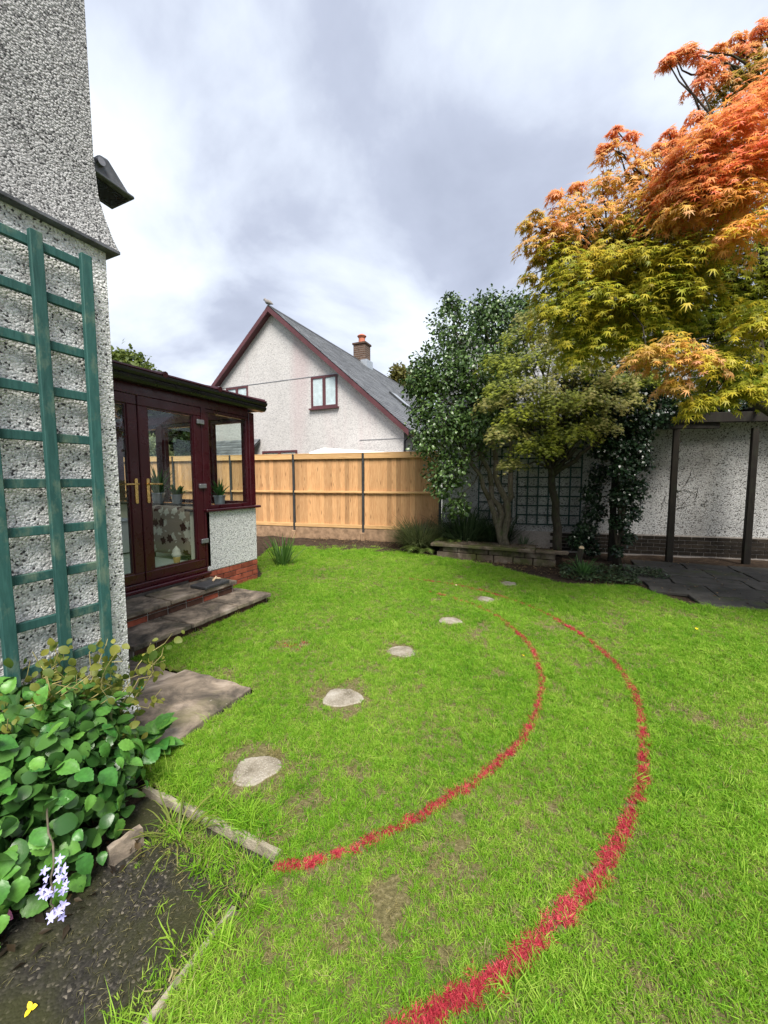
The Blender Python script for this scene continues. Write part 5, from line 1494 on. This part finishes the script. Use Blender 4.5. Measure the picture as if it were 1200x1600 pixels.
# only what the picture can plausibly see from nearby positions
fwd = P_ @ np.array([-math.sin(TH), math.cos(TH)]); rgt = P_ @ np.array([math.cos(TH), math.sin(TH)])
P_ = P_[(fwd > .2) & (np.abs(rgt) < fwd * 1.5 + 1.0)]
dist = np.hypot(P_[:, 0], P_[:, 1])
dens = np.interp(dist, [0, 2.2, 4, 8], [1.0, 1.0, .62, .36])
ins = inpoly(P_, LAWN)
bare = np.zeros(len(P_))
for x, y, r, _ in SS:
    d = np.hypot(P_[:, 0] - x, P_[:, 1] - y); bare = np.maximum(bare, np.clip((r * .80 + .07 * vnoise(P_, 14, 3) - d) / .02, 0, 1))
    bare = np.maximum(bare, .9 * np.clip((r * 1.65 + .12 * (vnoise(P_, 9, 4) - .3) - d) / .08, 0, 1) * (.9 if y < 2.5 else .35))
for x, y, r, s_ in ((-.48, 1.13, .11, .95), (-.26, 1.06, .08, .7), (-.05, 1.30, .08, .5), (-.356, 2.956, .10, .75), (.037, 1.806, .035, .9), (-2.149, 2.683, .22, .7), (-.10, 1.0, .10, .55), (-.62, 1.0, .10, .5), (-.30, 1.42, .08, .6), (-.85, .85, .1, .5), (-3.0, 4.9, .5, .3), (-.1, 2.2, .09, .5), (-2.6, 5.5, .5, .25)):
    d = np.hypot(P_[:, 0] - x, (P_[:, 1] - y)) + .6 * r * (vnoise(P_, 7, 8) - .5) + .5 * r * (vnoise(P_, 22, 9) - .5); bare = np.maximum(bare, s_ * np.clip((r - d) / (r * .4), 0, 1))
bare = np.maximum(bare, .5 * np.clip(vnoise(P_, 3.1, 5) * .6 + vnoise(P_, 8, 6) * .4 - .62, 0, 1) / .2)
near_line = np.minimum(curve_dist(P_, DO[::4])[0], curve_dist(P_, DI[::4])[0]) < .07
bare = np.where(near_line, 0, bare)
keep = ins & (rng.uniform(size=len(P_)) < dens * (1 - bare))
P_ = P_[keep]; dist = dist[keep]; bare = bare[keep]
do_, io_ = curve_dist(P_, DO); di_, ii_ = curve_dist(P_, DI)
so_ = SO_[io_]; si_ = SI[ii_]
wo_ = np.interp(so_, [0, .12, .35, .6, 1], [.023, .022, .013, .013, .018]); wi_ = np.interp(si_, [0, .5, 1], [.014, .014, .016])
po_ = np.interp(so_, [0, .55, .66, .78, .92, 1.], [.95, .9, .65, .4, .25, .0]); pi_ = np.interp(si_, [0, .6, .72, .85, 1.], [.9, .85, .55, .42, .08])
jit = .5 * (vnoise(P_, 40, 12) - .5) + .3 * (vnoise(P_, 13, 13) - .5)
red_o = (do_ < wo_ * (1 + jit)) & (rng.uniform(size=len(P_)) < po_); red_i = (di_ < wi_ * (1 + jit)) & (rng.uniform(size=len(P_)) < pi_) & ~red_o
red_o |= (do_ < wo_ * 1.7) & (rng.uniform(size=len(P_)) < .10 * po_)
green = ~(red_o | red_i)
Pg = P_[green]; dg = dist[green]; ng_ = len(Pg)
patch = vnoise(Pg, 1.7, 21) * .6 + vnoise(Pg, 5, 22) * .4
edge = np.minimum(np.abs(Pg[:, 0] + .965) + np.where(Pg[:, 1] > 1.15, 9, 0), np.abs(Pg[:, 1] - 1.15) + np.where((Pg[:, 0] > -.95) | (Pg[:, 0] < -1.85), 9, 0))
edge = np.where(np.minimum(do_, di_)[green] < .14, 9, edge)
scl = rng.uniform(.7, 1.15, ng_) * np.interp(dg, [0, 2.5, 7], [.85, .95, 1.35]) * (.75 + .5 * patch); scl *= np.where(edge < .10, 1.25, 1.0)
idx = rng.integers(0, 5, ng_); u_ = rng.uniform(size=ng_)
dryp = np.clip((.5 - patch) * .5 + .06, .03, .28) + .4 * bare[green]
idx = np.where(u_ < dryp, 5 + (rng.uniform(size=ng_) < .5), idx); idx = np.where((u_ > .985) | ((edge < .07) & (u_ > .8)), 7, idx)
og = scatter('lawn_grass', np.c_[Pg, np.zeros(ng_)], scl, idx, GC, .22); tag(og, 'short bright green grass covering the lawn', 'grass')
for nm, msk, D_, Sd, w_, fade, lab in (('outer', red_o, DO, SO_, wo_, (.0, .62), 'outer, wider red sprayed line curving across the lawn'), ('inner', red_i, DI, SI, wi_, (.0, .68), 'inner, narrower red sprayed line ending near the path edging')):
    Pr = P_[msk]
    # paint caught on the soil under the blades: ragged ribbon
    t_ = thing('paint_line', (float(D_[0, 0]), float(D_[0, 1]), 0), lab, 'paint line', 'red lines sprayed on the lawn')
    rep = 5; Pr2 = np.repeat(Pr, rep, 0) + rng.normal(0, .006, (len(Pr) * rep, 2)); nr_ = len(Pr2)
    scatter('painted_grass', np.c_[Pr2, np.zeros(nr_)], rng.uniform(.7, 1.05, nr_) * np.interp(np.hypot(Pr2[:, 0], Pr2[:, 1]), [0, 2.5, 7], [.85, .95, 1.3]), rng.integers(0, 4, nr_), RC, .25, t_)
Prs = np.stack([rng.normal(-2.15, .07, 26), rng.normal(2.72, .05, 26)], -1)
t_ = thing('paint_mark', (-2.15, 2.7, 0), 'small stray red paint mark on the bare patch in the lawn', 'paint mark')
scatter('painted_grass', np.c_[Prs, np.zeros(26)], rng.uniform(.7, 1., 26), rng.integers(0, 4, 26), RC, .3, t_)

# grass growing over the path, clippings on it
PG = []
for k in range(420):
    e = rng.uniform()
    if e < .55: PG.append((-1.05 + abs(rng.normal(0, .05)) * -1 + .07, rng.uniform(-.1, 1.05)))
    else: PG.append((rng.uniform(-1.52, -1.0), 1.07 - abs(rng.normal(0, .07))))
PG = np.array(PG); scatter('path_edge_grass', np.c_[PG, np.full(len(PG), -.012)], rng.uniform(.6, 1.3, len(PG)), rng.choice([0, 1, 2, 5, 6, 7], len(PG)), GC, .5)['label'] = 'grass creeping over the edges of the dark path'
n = 2600; PGp = np.stack([rng.uniform(-1.5, -1.0, n), rng.uniform(-.1, 1.08, n)], -1); PGp = PGp[vnoise(PGp, 6, 41) > .35]; n = len(PGp)
pos = np.c_[PGp, np.full(n, -.007)]
V, F, C = leaves(simple_leaf(.10), pos, unit(n) * np.array([1, 1, .05]), np.array([0, 0, 1.]) + unit(n) * .2, rng.uniform(.006, .03, n), lerpc((.05, .05, .018), (.30, .27, .13), rng.uniform(size=n) ** 1.5))
tag(fastmesh('grass_clippings', V, F, M['leaf'], C), 'pale dry clippings strewn over the dark path', 'clippings', kind='stuff')
n = 260; pos = np.stack([rng.uniform(-1.95, -1.45, n), rng.uniform(.0, .95, n), rng.uniform(-.008, .03, n)], -1)
V, F, C = leaves(simple_leaf(.45), pos, unit(n) * np.array([1, 1, .25]), np.array([0, 0, 1.]) + unit(n) * .5, rng.uniform(.02, .06, n), lerpc((.02, .015, .01), (.11, .075, .035), rng.uniform(size=n) ** 2))
tag(fastmesh('bed_litter', V, F, M['leaf'], C), 'brown dead leaves under the shrub beside the path', 'leaf litter', kind='stuff')
clump('creeping_grass', (-1.42, 1.02, -.01), 'long yellow-green grass flopping over the path corner', 'grass tuft', (46, .22, .006, .42, .10, (.14, .20, .03), (.32, .34, .08), .7))
for x, y, c_, lab in ((2.0, 3.4, 1, 'small yellow fallen leaf on the open lawn right of the outer red line'), (-.2, 3.3, 1, 'small yellow fallen leaf just inside the inner red line'), (1.3, 4.6, 1, 'small yellow fallen leaf on the lawn in front of the dark patio'), (.6, 5.4, 0, 'small pale fallen leaf on the lawn before the bright strap-leaved clump'), (-1.25, 5.2, 0, 'small pale fallen leaf near the far end of the red lines')):
    T = oval_leaf(w=.7, fold=.25, droop=.1); me = bpy.data.meshes.new('fallen_leaf'); me.from_pydata([tuple(v * .034) for v in T[0]], [], [tuple(int(i) for i in f) for f in T[1]]); me.update(); me.materials.append(M['yellow'] if c_ else M['cutwood'])
    o = bpy.data.objects.new('fallen_leaf', me); link(o, None, (x, y, .035)); o.rotation_euler = (random.uniform(-.4, .4), random.uniform(-.4, .4), random.uniform(0, 6)); tag(o, lab, 'leaf', 'fallen leaves on the lawn')
